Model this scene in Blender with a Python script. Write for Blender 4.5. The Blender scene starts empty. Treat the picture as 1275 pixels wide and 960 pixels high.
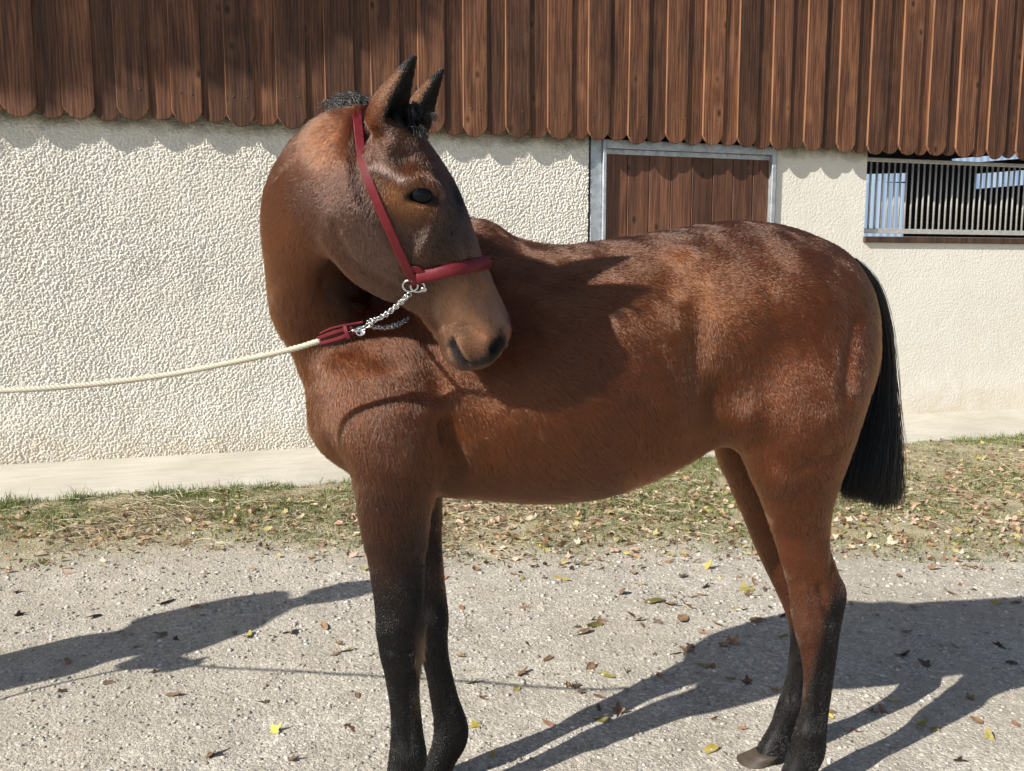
import bpy, bmesh, math, random
import numpy as np
from mathutils import Vector, Matrix
from mathutils.bvhtree import BVHTree
from mathutils import noise as mnoise

rng = np.random.default_rng(7)
random.seed(7)
scn = bpy.context.scene
COL = scn.collection

# ------------------------------------------------------------------ camera
F_PX, CX, CY, HZ = 1133.0, 637.5, 480.0, 337.0     # focal length, centre and horizon in pixels of the 1275 x 960 photo
CAM_H = 1.30
PITCH = math.atan((CY - HZ) / F_PX)
cam_d = bpy.data.cameras.new("camera")
cam_d.sensor_width = 36.0
cam_d.lens = F_PX / 1275.0 * 36.0
cam_d.clip_start = 0.05
cam_d.clip_end = 3000.0
cam = bpy.data.objects.new("camera", cam_d)
cam.location = (0, 0, CAM_H)
cam.rotation_euler = (math.pi / 2 - PITCH, 0, 0)
COL.objects.link(cam)
scn.camera = cam

# ------------------------------------------------------------------ daylight
SUN_AZ = math.radians(37.5)       # direction the light travels over the ground, measured from +X towards +Y
SUN_EL = math.radians(34.5)
world = bpy.data.worlds.new("World")
scn.world = world
world.use_nodes = True
nt = world.node_tree
bg = nt.nodes["Background"]
sky = nt.nodes.new("ShaderNodeTexSky")
sky.sky_type = 'NISHITA'
sky.sun_disc = False
sky.sun_elevation = SUN_EL
# sky rotation: clockwise from +Y; the sun stands at (-cos, -sin)
sky.sun_rotation = math.atan2(-math.cos(SUN_AZ), -math.sin(SUN_AZ))
sky.air_density = 1.0
sky.dust_density = 1.0
nt.links.new(sky.outputs[0], bg.inputs[0])
bg.inputs[1].default_value = 0.082
sun_d = bpy.data.lights.new("sun", 'SUN')
sun_d.energy = 5.0
sun_d.angle = math.radians(0.5)
sun_d.color = (1.0, 0.945, 0.86)
sun = bpy.data.objects.new("sun", sun_d)
sdir = Vector((math.cos(SUN_AZ) * math.cos(SUN_EL), math.sin(SUN_AZ) * math.cos(SUN_EL), -math.sin(SUN_EL)))
sun.rotation_euler = sdir.to_track_quat('-Z', 'Y').to_euler()
sun.location = (-20, -16, 12)
COL.objects.link(sun)
scn.view_settings.view_transform = 'Standard'
scn.view_settings.look = 'None'
scn.view_settings.exposure = 0.55
scn.view_settings.gamma = 1.0

# ------------------------------------------------------------------ helpers
def ray(px, py):
    f = Vector((0, math.cos(PITCH), -math.sin(PITCH)))
    u = Vector((0, math.sin(PITCH), math.cos(PITCH)))
    return Vector((1, 0, 0)) * ((px - CX) / F_PX) + f + u * ((CY - py) / F_PX)
CAMP = Vector((0, 0, CAM_H))
def at(px, py, Y):
    d = ray(px, py)
    return CAMP + d * (Y / d.y)
def ground(px, py, z=0.0):
    d = ray(px, py)
    return CAMP + d * ((z - CAM_H) / d.z)

def tag(o, label=None, cat=None, group=None, kind=None):
    if label: o["label"] = label
    if cat: o["category"] = cat
    if group: o["group"] = group
    if kind: o["kind"] = kind
    return o
def link(name, me, parent=None, mat=None):
    o = bpy.data.objects.new(name, me)
    COL.objects.link(o)
    if parent is not None: o.parent = parent
    if mat is not None and me is not None:
        me.materials.append(mat)
    return o
def empty(name, loc=(0, 0, 0), rz=0.0, parent=None):
    o = bpy.data.objects.new(name, None)
    COL.objects.link(o)
    o.location = loc
    o.rotation_euler = (0, 0, rz)
    o.empty_display_size = 0.1
    if parent is not None: o.parent = parent
    return o
def mesh_np(name, verts, faces, smooth=False):
    """faces: (n,k) int array or list"""
    me = bpy.data.meshes.new(name)
    verts = np.asarray(verts, dtype=np.float32)
    if isinstance(faces, np.ndarray):
        n, k = faces.shape
        me.vertices.add(len(verts)); me.vertices.foreach_set("co", verts.ravel())
        me.loops.add(n * k); me.loops.foreach_set("vertex_index", faces.astype(np.int32).ravel())
        me.polygons.add(n); me.polygons.foreach_set("loop_start", np.arange(0, n * k, k, dtype=np.int32))
        me.polygons.foreach_set("loop_total", np.full(n, k, dtype=np.int32))
        me.update(calc_edges=True)
    else:
        me.from_pydata([tuple(v) for v in verts], [], faces)
        me.update()
    me.polygons.foreach_set("use_smooth", np.full(len(me.polygons), smooth, dtype=bool))
    return me
def bm_mesh(bm, name, smooth=False):
    me = bpy.data.meshes.new(name)
    bmesh.ops.recalc_face_normals(bm, faces=bm.faces)
    bm.to_mesh(me); bm.free()
    me.polygons.foreach_set("use_smooth", np.full(len(me.polygons), smooth, dtype=bool))
    return me
def bm_box(bm, x0, x1, y0, y1, z0, z1, bev=0.0):
    vs = [bm.verts.new(p) for p in ((x0,y0,z0),(x1,y0,z0),(x1,y1,z0),(x0,y1,z0),(x0,y0,z1),(x1,y0,z1),(x1,y1,z1),(x0,y1,z1))]
    fs = [bm.faces.new([vs[i] for i in q]) for q in ((0,3,2,1),(4,5,6,7),(0,1,5,4),(1,2,6,5),(2,3,7,6),(3,0,4,7))]
    if bev > 0:
        es = list({e for f in fs for e in f.edges})
        bmesh.ops.bevel(bm, geom=es, offset=bev, segments=1, affect='EDGES')
def box_mesh(name, x0, x1, y0, y1, z0, z1, bev=0.0):
    bm = bmesh.new(); bm_box(bm, x0, x1, y0, y1, z0, z1, bev)
    return bm_mesh(bm, name)
def tube_np(pts, rad, seg=8, cap=True):
    """tube along pts, rad scalar or list; returns verts, list of faces"""
    pts = [Vector(p) for p in pts]
    n = len(pts)
    if not hasattr(rad, '__len__'): rad = [rad] * n
    V, Fc = [], []
    prev = None
    for i in range(n):
        t = (pts[min(i+1, n-1)] - pts[max(i-1, 0)]).normalized()
        if prev is None:
            a = t.orthogonal().normalized()
        else:
            a = (prev - t * prev.dot(t)).normalized()
        prev = a
        b = t.cross(a)
        for k in range(seg):
            th = 2 * math.pi * k / seg
            V.append(pts[i] + (a * math.cos(th) + b * math.sin(th)) * rad[i])
    for i in range(n-1):
        for k in range(seg):
            k2 = (k+1) % seg
            Fc.append((i*seg+k, i*seg+k2, (i+1)*seg+k2, (i+1)*seg+k))
    if cap:
        Fc.append(tuple(range(seg-1, -1, -1)))
        Fc.append(tuple((n-1)*seg+k for k in range(seg)))
    return V, Fc
class Acc:
    def __init__(s): s.v, s.f = [], []
    def add(s, V, Fc):
        o = len(s.v); s.v += list(V); s.f += [tuple(i+o for i in f) for f in Fc]
    def mesh(s, name, smooth=False): 
        return mesh_np(name, np.array([tuple(v) for v in s.v]), s.f, smooth)

# ------------------------------------------------------------------ material helpers
class NT:
    def __init__(s, name):
        s.m = bpy.data.materials.new(name); s.m.use_nodes = True
        s.t = s.m.node_tree; s.b = s.t.nodes["Principled BSDF"]
    def n(s, typ, **kw):
        nd = s.t.nodes.new(typ)
        for k, v in kw.items():
            if k.startswith('i_'): nd.inputs[k[2:].replace('_', ' ')].default_value = v
            elif k.startswith('I'): nd.inputs[int(k[1:])].default_value = v
            else: setattr(nd, k, v)
        return nd
    def l(s, a, b): s.t.links.new(a, b)
    def coord(s, kind='Object'):
        return s.n('ShaderNodeTexCoord').outputs[kind]
    def noise(s, vec, scale, detail=4, rough=0.6, dist=0.0):
        nd = s.n('ShaderNodeTexNoise'); nd.inputs['Scale'].default_value = scale
        nd.inputs['Detail'].default_value = detail; nd.inputs['Roughness'].default_value = rough
        nd.inputs['Distortion'].default_value = dist
        if vec is not None: s.l(vec, nd.inputs['Vector'])
        return nd
    def voro(s, vec, scale, feature='F1'):
        nd = s.n('ShaderNodeTexVoronoi', feature=feature); nd.inputs['Scale'].default_value = scale
        if vec is not None: s.l(vec, nd.inputs['Vector'])
        return nd
    def ramp(s, fac, stops, interp='LINEAR'):
        nd = s.n('ShaderNodeValToRGB'); e = nd.color_ramp; e.interpolation = interp
        while len(e.elements) < len(stops): e.elements.new(0.5)
        for el, (p, c) in zip(e.elements, stops):
            el.position = p
            el.color = (c, c, c, 1) if not hasattr(c, '__len__') else (*c, 1)
        s.l(fac, nd.inputs[0]); return nd.outputs[0]
    def mix(s, fac, a, b, mode='MIX'):
        nd = s.n('ShaderNodeMix', data_type='RGBA', blend_type=mode)
        for sock, v in ((nd.inputs[0], fac), (nd.inputs[6], a), (nd.inputs[7], b)):
            if hasattr(v, 'is_linked') or isinstance(v, bpy.types.NodeSocket): s.l(v, sock)
            elif hasattr(v, '__len__'): sock.default_value = (*v, 1)
            else: sock.default_value = v
        return nd.outputs[2]
    def math(s, op, a, b=None):
        nd = s.n('ShaderNodeMath', operation=op)
        for i, v in enumerate((a, b)):
            if v is None: continue
            if isinstance(v, bpy.types.NodeSocket): s.l(v, nd.inputs[i])
            else: nd.inputs[i].default_value = v
        return nd.outputs[0]
    def mapping(s, vec, scale=(1,1,1), loc=(0,0,0)):
        nd = s.n('ShaderNodeMapping'); nd.inputs['Scale'].default_value = scale; nd.inputs['Location'].default_value = loc
        s.l(vec, nd.inputs[0]); return nd.outputs[0]
    def bump(s, h, strength=0.5, dist=0.01, normal=None):
        nd = s.n('ShaderNodeBump'); nd.inputs['Strength'].default_value = strength; nd.inputs['Distance'].default_value = dist
        s.l(h, nd.inputs['Height'])
        if normal is not None: s.l(normal, nd.inputs['Normal'])
        s.l(nd.outputs[0], s.b.inputs['Normal']); return nd.outputs[0]
    def set(s, **kw):
        for k, v in kw.items():
            sock = s.b.inputs[k.replace('_', ' ')]
            if isinstance(v, bpy.types.NodeSocket): s.l(v, sock)
            elif hasattr(v, '__len__') and len(v) == 3: sock.default_value = (*v, 1)
            else: sock.default_value = v
        return s
def plain(name, col, rough=0.6, metal=0.0, spec=0.5, var=0.15, vscale=30.0):
    m = NT(name); c = m.coord()
    nz = m.noise(c, vscale, 5)
    f = m.ramp(nz.outputs[0], [(0.3, 1 - var), (0.7, 1 + var)])
    m.set(Base_Color=m.mix(1.0, col, f, 'MULTIPLY'), Roughness=rough, Metallic=metal, Specular_IOR_Level=spec)
    return m.m
# ================================================================== barn wall frame
WA = ground(0, 592); WB = ground(1275, 518)
WALL_ANG = math.atan2((WB - WA).y, (WB - WA).x)
WT = Vector((math.cos(WALL_ANG), math.sin(WALL_ANG), 0))
WN = Vector((WT.y, -WT.x, 0))                      # out of the wall, towards the viewer
def wall_sz(px, py, d=0.0):
    """wall coordinates (along, up) of the photo point on the plane d in front of the wall face"""
    o = WA + WN * d
    r = ray(px, py)
    k = (o - CAMP).dot(WN) / r.dot(WN)
    p = CAMP + r * k
    return (p - WA).dot(WT), p.z
def wy(d): return -d                                # local y of a point d in front of the wall
barn = empty("barn", (WA.x, WA.y, 0), WALL_ANG)
tag(barn, "long barn with cream roughcast wall and brown scalloped timber cladding above", "barn")

# ---- materials
def wood_mat(name, dark, mid, light, rough=0.62, edge=None):
    m = NT(name); c = m.coord()
    oi = m.n('ShaderNodeObjectInfo')
    off = m.n('ShaderNodeVectorMath', operation='ADD')
    sc = m.n('ShaderNodeVectorMath', operation='SCALE'); sc.inputs['Scale'].default_value = 37.0
    comb = m.n('ShaderNodeCombineXYZ')
    m.l(oi.outputs['Random'], comb.inputs[0]); m.l(oi.outputs['Random'], comb.inputs[2])
    m.l(comb.outputs[0], sc.inputs[0]); m.l(c, off.inputs[0]); m.l(sc.outputs[0], off.inputs[1])
    v = m.mapping(off.outputs[0], (13, 13, 0.9))
    n1 = m.noise(v, 2.2, 7, 0.62, 0.7)
    v2 = m.mapping(off.outputs[0], (55, 55, 1.6))
    n2 = m.noise(v2, 2.2, 6, 0.7, 0.9)
    wv = m.n('ShaderNodeTexWave', wave_type='BANDS', bands_direction='X'); wv.inputs['Scale'].default_value = 5.5
    wv.inputs['Distortion'].default_value = 9.0; wv.inputs['Detail'].default_value = 3.5; wv.inputs['Detail Scale'].default_value = 0.9
    m.l(m.mapping(off.outputs[0], (2.6, 2.6, 0.42)), wv.inputs['Vector'])
    vk = m.voro(m.mapping(off.outputs[0], (5.5, 5.5, 3.4)), 1.0)
    knot = m.ramp(vk.outputs['Distance'], [(0.05, 1.0), (0.13, 0.0)])
    halo = m.ramp(vk.outputs['Distance'], [(0.08, 1.0), (0.34, 0.0)])
    f = m.math('ADD', m.math('MULTIPLY', n1.outputs[0], 0.5), m.math('MULTIPLY', n2.outputs[0], 0.44))
    f = m.math('ADD', f, m.math('MULTIPLY', wv.outputs['Fac'], 0.10))
    base = m.ramp(f, [(0.36, dark), (0.50, mid), (0.68, light)])
    base = m.mix(m.math('MULTIPLY', halo, 0.6), base, light)
    base = m.mix(m.math('MULTIPLY', knot, 0.85), base, tuple(x * 0.45 for x in dark))
    n0 = m.noise(m.mapping(off.outputs[0], (9, 9, 0.55)), 2.0, 3, 0.5, 1.2)
    base = m.mix(1.0, base, m.ramp(n0.outputs[0], [(0.34, 0.66), (0.5, 0.98), (0.66, 1.28)]), 'MULTIPLY')
    worn = m.noise(m.mapping(off.outputs[0], (3, 3, 1.2)), 1.6, 4, 0.6)
    base = m.mix(m.ramp(worn.outputs[0], [(0.56, 0.0), (0.75, 0.55)]), base, tuple(min(1, x * 1.5 + 0.02) for x in mid))
    tone = m.n('ShaderNodeMapRange'); tone.inputs['To Min'].default_value = 0.52; tone.inputs['To Max'].default_value = 1.22
    m.l(oi.outputs['Random'], tone.inputs['Value'])
    base = m.mix(1.0, base, tone.outputs[0], 'MULTIPLY')
    grey = m.noise(m.mapping(off.outputs[0], (1.5, 1.5, 3)), 1.0, 5, 0.7)
    base = m.mix(m.ramp(grey.outputs[0], [(0.5, 0.0), (0.8, 0.18)]), base, (0.15, 0.10, 0.075))
    if edge is not None:      # freshly sawn long edges show the paler wood
        nrm = m.n('ShaderNodeNewGeometry')
        tr = m.n('ShaderNodeVectorTransform', vector_type='NORMAL', convert_from='WORLD', convert_to='OBJECT')
        m.l(nrm.outputs['True Normal'], tr.inputs[0])
        sx = m.n('ShaderNodeSeparateXYZ'); m.l(tr.outputs[0], sx.inputs[0])
        e = m.math('MULTIPLY', m.math('GREATER_THAN', m.math('ABSOLUTE', sx.outputs[0]), 0.6), m.ramp(n1.outputs[0], [(0.3, 0.25), (0.6, 0.95)]))
        base = m.mix(e, base, edge)
    m.set(Base_Color=base, Roughness=m.ramp(n2.outputs[0], [(0.3, rough - 0.12), (0.7, rough + 0.15)]), Specular_IOR_Level=0.35)
    m.bump(m.math('SUBTRACT', f, m.math('MULTIPLY', knot, 0.3)), 0.55, 0.004)
    return m.m
M_board = wood_mat("brown_stained_board", (0.036, 0.0135, 0.007), (0.104, 0.040, 0.019), (0.215, 0.098, 0.046), edge=(0.27, 0.128, 0.062))
M_plank = wood_mat("brown_door_plank", (0.07, 0.027, 0.016), (0.12, 0.05, 0.028), (0.19, 0.085, 0.045), rough=0.5)

def stucco_mat(name, coarse):
    m = NT(name); c = m.coord()
    big = m.noise(c, 0.9, 5, 0.6); mid = m.noise(c, 7, 5, 0.6); fine = m.noise(c, 160, 4, 0.7)
    base = m.ramp(big.outputs[0], [(0.3, (0.73, 0.685, 0.595)), (0.7, (0.81, 0.77, 0.69))])
    base = m.mix(m.ramp(mid.outputs[0], [(0.42, 0.0), (0.72, 0.5)]), base, (0.84, 0.805, 0.73))
    base = m.mix(1.0, base, m.ramp(fine.outputs[0], [(0.3, 0.86), (0.7, 1.08)]), 'MULTIPLY')
    # damp, dusty splash band at the foot and a darker line under the boards
    sx = m.n('ShaderNodeSeparateXYZ'); m.l(c, sx.inputs[0])
    z = m.math('ADD', sx.outputs[2], m.math('MULTIPLY', m.math('SUBTRACT', mid.outputs[0], 0.5), 0.5))
    base = m.mix(m.ramp(z, [(0.0, 0.55), (0.32, 0.0)]), base, (0.56, 0.46, 0.33))
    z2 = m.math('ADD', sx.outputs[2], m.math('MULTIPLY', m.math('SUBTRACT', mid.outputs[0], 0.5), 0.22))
    top_dark = m.n('ShaderNodeMapRange', clamp=True); top_dark.inputs['From Min'].default_value = BOARD_Z - 0.06; top_dark.inputs['From Max'].default_value = BOARD_Z + 0.02
    m.l(z2, top_dark.inputs['Value'])
    base = m.mix(m.math('MULTIPLY', top_dark.outputs[0], 0.75), base, (0.16, 0.15, 0.10))
    m.set(Base_Color=base, Roughness=0.92, Specular_IOR_Level=0.2)
    nz = m.noise(c, 210 if coarse else 60, 5, 0.65); 
    if coarse: m.bump(nz.outputs[0], 0.55, 0.004)
    else:
        v = m.voro(c, 58, 'SMOOTH_F1')
        h = m.math('ADD', m.math('MULTIPLY', v.outputs['Distance'], -0.5), m.math('MULTIPLY', nz.outputs[0], 0.9))
        m.bump(h, 0.55, 0.009)
    return m.m
BOARD_Z = wall_sz(600, 168, 0.16)[1]
M_st_rough = stucco_mat("cream_roughcast", True)
M_st_flat = stucco_mat("cream_render_smooth", False)

# ---- roughcast wall left of the door: real relief
S_DOOR0 = wall_sz(733, 240)[0]
S_DOOR1 = wall_sz(966, 240)[0]
S_WIN0 = wall_sz(1078, 240)[0]
Z_WIN0 = wall_sz(1079, 294)[1]
S_MIN, S_MAX, Z_TOP = -0.7, 13.0, BOARD_Z + 0.5
_NG = {}
def value_noise2(x, y, seed):
    """smooth lattice noise in numpy"""
    if seed not in _NG: _NG[seed] = np.random.default_rng(seed).random((512, 512)).astype(np.float32)
    G = _NG[seed]
    xi = np.floor(x).astype(int); yi = np.floor(y).astype(int)
    fx = x - xi; fy = y - yi
    fx = fx*fx*(3-2*fx); fy = fy*fy*(3-2*fy)
    g = lambda a, b: G[a % 512, b % 512]
    return (g(xi,yi)*(1-fx)+g(xi+1,yi)*fx)*(1-fy)+(g(xi,yi+1)*(1-fx)+g(xi+1,yi+1)*fx)*fy
def cell_noise2(x, y, seed):
    r = np.random.default_rng(seed); N = 256
    J = r.random((N, N, 3)).astype(np.float32)
    xi = np.floor(x).astype(int); yi = np.floor(y).astype(int)
    best = np.full(x.shape, 9.0, np.float32)
    for a in (-1, 0, 1):
        for b in (-1, 0, 1):
            j = J[(xi+a) % N, (yi+b) % N]
            d = np.hypot(xi+a+j[..., 0]-x, yi+b+j[..., 1]-y) / (0.55 + 0.75 * j[..., 2])
            best = np.minimum(best, d)
    return best
st, nz_ = 0.0046, 0.0046
s_ = np.arange(S_MIN, S_DOOR0 - 0.004, st); z_ = np.arange(0.03, BOARD_Z + 0.12, nz_)
SS, ZZ = np.meshgrid(s_, z_)
wob = 0.8 * value_noise2(SS * 45, ZZ * 45, 3)
c1 = cell_noise2(SS * 80 + wob, ZZ * 80 + wob * 1.3, 1); c2 = cell_noise2(SS * 130 + wob, ZZ * 130 - wob, 2)
hgt = np.clip(1.0 - c1 * 1.15, 0, 1) * 0.0095 + np.clip(1.0 - c2 * 1.2, 0, 1) * 0.005 + value_noise2(SS * 140, ZZ * 140, 5) * 0.0022 + value_noise2(SS * 6, ZZ * 6, 6) * 0.005
hgt *= 0.72 + 0.55 * value_noise2(SS * 2.2, ZZ * 2.2, 9)
V = np.stack([SS.ravel(), -hgt.ravel(), ZZ.ravel()], 1)
nr, nc = SS.shape
idx = np.arange(nr * nc).reshape(nr, nc)
Q = np.stack([idx[:-1, :-1].ravel(), idx[:-1, 1:].ravel(), idx[1:, 1:].ravel(), idx[1:, :-1].ravel()], 1)
w = link("wall", mesh_np("roughcast_wall", V, Q, True), barn, M_st_rough)
w["label"] = "cream pebbly roughcast wall left of the door"
# smoother render right of the door, with the window opening left open
def wall_piece(s0, s1, z0, z1):
    return link("wall", box_mesh("render_wall", s0, s1, wy(0.0), wy(-0.30), z0, z1), barn, M_st_flat)
S_LEFT = -6.5
link("wall", box_mesh("wall_left_end", S_LEFT, S_MIN + 0.002, -0.006, 0.30, -0.1, Z_TOP), barn, M_st_flat)
link("wall", box_mesh("wall_core", S_MIN, S_DOOR0, 0.012, 0.30, -0.1, Z_TOP), barn, M_st_flat)
wall_piece(S_DOOR1, S_WIN0, -0.1, Z_TOP)
wall_piece(S_WIN0, S_MAX, -0.1, Z_WIN0)

# ---- cladding boards, one object each
over = [(-118,-76),(-56,-14),(0,46),(78,118),(146,186),(214,252),(282,318),(345,382),(406,442),(463,499),(521,554),(577,607),(630,660),(682,712),(732,759),(782,806),
        (829,855),(875,900),(918,942),(960,983),(1001,1024),(1042,1065),(1080,1102),(1119,1143),(1154,1178),(1190,1213),(1229,1251),(1265,1286),(1300,1320),(1334,1353)]
D_UNDER, TH, D_OVER = 0.078, 0.017, 0.096
def board_mesh(name, w, z0, z1, th, round_, seed):
    r = random.Random(seed)
    n = 9
    pts = []
    rr = round_ * w * 0.5
    hh = min(0.085, w * 0.42)
    for i in range(n + 1):
        a = math.pi * i / n
        x = -w / 2 * math.cos(a)
        e = (abs(math.cos(a))) ** 2.6
        pts.append((x, z0 + hh * e + r.uniform(-.0015, .0015)))
    pts[0] = (-w/2, z0 + hh); pts[-1] = (w/2, z0 + hh)
    prof = pts + [(w/2, z1), (-w/2, z1)]
    m_ = len(prof)
    V = [(x, -th/2, z) for x, z in prof] + [(x, th/2, z) for x, z in prof]
    bm = bmesh.new()
    vs = [bm.verts.new(v) for v in V]
    f0 = bm.faces.new(vs[:m_]); f1 = bm.faces.new(vs[m_:][::-1])
    for i in range(m_):
        j = (i+1) % m_
        bm.faces.new((vs[i], vs[i+m_], vs[j+m_], vs[j]))
    bmesh.ops.recalc_face_normals(bm, faces=bm.faces)
    bmesh.ops.bevel(bm, geom=[e for e in bm.edges if abs(e.verts[0].co.y - e.verts[1].co.y) < 1e-6 and e.verts[0].co.y < 0], offset=0.003, segments=1, affect='EDGES')
    return bm_mesh(bm, name)
def add_board(sc_, w_, d, zb, k):
    o = link("board", board_mesh("board", w_, 0.0, 3.0, TH, 1.0, k), barn, M_board)
    o.location = (sc_, wy(d), zb)
    o.rotation_euler = (random.uniform(-.004, .004), random.uniform(-.0035, .0035), 0)
edges = []
for k, (a, b) in enumerate(over):
    yb = 133 + 0.0463 * (a + b) / 2
    s0, zz = wall_sz(a, yb, D_OVER + TH/2); s1, _ = wall_sz(b, yb, D_OVER + TH/2)
    edges.append((s0, s1))
while edges[0][0] > S_LEFT + .3:
    edges.insert(0, (edges[0][0] - .335 + random.uniform(-.01, .01), edges[0][0] - .125))
for k, (s0, s1) in enumerate(edges):
    add_board((s0+s1)/2, s1-s0, D_OVER, BOARD_Z + random.uniform(-.012, .008), k)
    if k + 1 < len(edges):
        n0 = edges[k+1][0]
        gap = n0 - s1
        add_board((s1+n0)/2, gap + 0.05, D_UNDER, BOARD_Z + random.uniform(-.008, .016), 100+k)
nail = mesh_np("nail", np.array([tuple(v) for v in tube_np([(0,.004,0),(0,-.0015,0),(0,-.003,0)], [.0055,.0055,.0035], 7)[0]]), tube_np([(0,.004,0),(0,-.0015,0),(0,-.003,0)], [.0055,.0055,.0035], 7)[1])
nail.materials.append(plain("rusty_nail_head", (0.09, 0.06, 0.045), 0.5, metal=.5))
for k, (s0, s1) in enumerate(edges):
    for q in (.3, .7):
        o = link("nail", nail, barn); o.location = (s0 + (s1-s0)*q + random.uniform(-.01, .01), wy(D_OVER + TH/2), BOARD_Z + .19 + random.uniform(-.012, .012))
# battens the boards are nailed to, and the lining behind
M_batten = plain("dark_batten_wood", (0.06, 0.03, 0.018), 0.8)
link("batten", box_mesh("batten", S_LEFT, S_MAX, wy(D_UNDER - TH/2 - 0.001), wy(0.02), BOARD_Z + 0.16, BOARD_Z + 0.22), barn, M_batten)
link("batten", box_mesh("batten", S_LEFT, S_MAX, wy(D_UNDER - TH/2 - 0.001), wy(0.02), BOARD_Z + 1.4, BOARD_Z + 1.46), barn, M_batten)
link("lining", box_mesh("lining", S_LEFT, S_MAX, 0.0, 0.06, Z_TOP + 0.002, BOARD_Z + 3.0), barn, M_batten)
M_moss = plain("mossy_render_edge", (0.10, 0.10, 0.06), 0.95, var=0.5)
# roof: overhanging eave above the frame
M_roof = plain("red_brown_roof_tile", (0.16, 0.07, 0.045), 0.8, var=0.3, vscale=9)
ZR = BOARD_Z + 3.0
rv = [(S_LEFT-.4, wy(0.30), ZR-0.08), (S_MAX+.4, wy(0.30), ZR-0.08), (S_MAX+.4, 5.2, ZR+2.6), (S_LEFT-.4, 5.2, ZR+2.6)]
bm = bmesh.new()
lo = [bm.verts.new(p) for p in rv]; hi = [bm.verts.new((p[0], p[1], p[2]+0.14)) for p in rv]
bm.faces.new(lo[::-1]); bm.faces.new(hi)
for i in range(4):
    j = (i+1) % 4; bm.faces.new((lo[i], lo[j], hi[j], hi[i]))
link("roof", bm_mesh(bm, "roof"), barn, M_roof)

# ---- stable door
M_galv = NT("galvanised_steel"); c = M_galv.coord()
gz = M_galv.noise(c, 14, 5, 0.65, 1.0); gv = M_galv.voro(c, 55)
M_galv.set(Base_Color=M_galv.mix(M_galv.ramp(gz.outputs[0], [(0.35, 0.0), (0.7, 1.0)]), (0.33, 0.36, 0.39), (0.55, 0.58, 0.61)),
           Metallic=0.55, Roughness=M_galv.ramp(gv.outputs['Distance'], [(0.1, 0.38), (0.8, 0.55)]))
M_galv = M_galv.m
door = empty("stable_door", ((S_DOOR0+S_DOOR1)/2, 0, 0), 0, barn)
door["label"] = "brown plank stable door in a galvanised steel frame"
dc = (S_DOOR0 + S_DOOR1) / 2
def dbox(name, s0, s1, d0, d1, z0, z1, mat, bev=0.003):
    return link(name, box_mesh(name, s0-dc, s1-dc, wy(d1), wy(d0), z0, z1, bev), door, mat)
ZD = wall_sz(850, 187, 0.02)[1] + 0.005
p_e = [wall_sz(x, 245, 0.0)[0] for x in (735, 748, 753, 958, 963)]
dbox("door_post", p_e[0], p_e[1]+0.004, -0.20, 0.004, 0.0, BOARD_Z+0.3, M_galv)
dbox("door_frame", p_e[1]+0.006, p_e[2], -0.05, 0.030, 0.02, ZD+0.05, M_galv)
dbox("door_frame", p_e[3], p_e[4], -0.05, 0.030, 0.02, ZD+0.05, M_galv)
dbox("door_frame", p_e[2], p_e[3], -0.045, 0.026, ZD-0.012, ZD+0.052, M_galv)
dbox("door_frame", p_e[2], p_e[3], -0.045, -0.008, ZD-0.05, ZD-0.014, M_galv)
dbox("door_post", p_e[4]+0.004, S_DOOR1+0.02, -0.20, -0.02, 0.0, BOARD_Z+0.3, M_galv)
pl = [wall_sz(x, 245, -0.02)[0] for x in (753, 781, 808, 835, 861, 887, 912, 937, 958.5)]
for i in range(8):
    dbox("plank", pl[i]+0.0025, pl[i+1]-0.0025, -0.055, -0.020, 0.04, ZD-0.016, M_plank, 0.004)
dbox("door_back", p_e[2], p_e[3], -0.09, -0.06, 0.04, ZD, M_batten)
riv = mesh_np("rivet", *[np.array(x) if i == 0 else x for i, x in enumerate(tube_np([(0,0.004,0),(0,-0.002,0),(0,-0.005,0)], [0.009,0.009,0.005], 8))])
riv.materials.append(M_galv)
for i in range(8):
    for q in (-0.018, 0.020):
        o = link("rivet", riv, door)
        o.location = ((pl[i]+pl[i+1])/2 + q*1.6 - dc, wy(-0.006), ZD-0.030)
# lintel gap above the door
link("lintel", box_mesh("lintel", S_DOOR0, S_DOOR1, 0.0, 0.28, ZD+0.085, Z_TOP), barn, M_batten)

# ---- barred window
win = empty("barred_window", (S_WIN0, 0, Z_WIN0), 0, barn)
win["label"] = "barred stable window with a steel grille under the cladding"
M_bar = plain("pale_steel_bar", (0.46, 0.455, 0.43), 0.42, metal=0.35, var=0.2)
M_sill = wood_mat("sill_timber", (0.03, 0.016, 0.012), (0.055, 0.03, 0.021), (0.09, 0.05, 0.034))
sb = [wall_sz(x, 240, -0.10)[0] for x in (1084, 1092.4)]
pitch_b = 0.0595
z_lo = wall_sz(1150, 286, -0.08)[1] - Z_WIN0; z_hi = wall_sz(1150, 203, -0.08)[1] - Z_WIN0
bar_me = mesh_np("bar", *[np.array([tuple(v) for v in x]) if i == 0 else x for i, x in enumerate(tube_np([(0,0,z_lo),(0,0,(z_lo+z_hi)/2),(0,0,z_hi)], 0.0085, 8))], True)
bar_me.materials.append(M_bar)
for i in range(62):
    o = link("bar", bar_me, win); o.location = (0.05 + i*pitch_b, wy(-0.09), 0)
L_win = 62*pitch_b + 0.1
for z0, z1 in ((z_lo-0.035, z_lo+0.004), (z_hi-0.004, z_hi+0.028)):
    link("rail", box_mesh("rail", 0.0, L_win, wy(-0.072), wy(-0.108), z0, z1, 0.004), win, M_bar)
link("sill", box_mesh("sill", -0.004, L_win+.2, wy(0.028), wy(-0.13), -0.052, -0.002, 0.004), win, M_sill)
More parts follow.
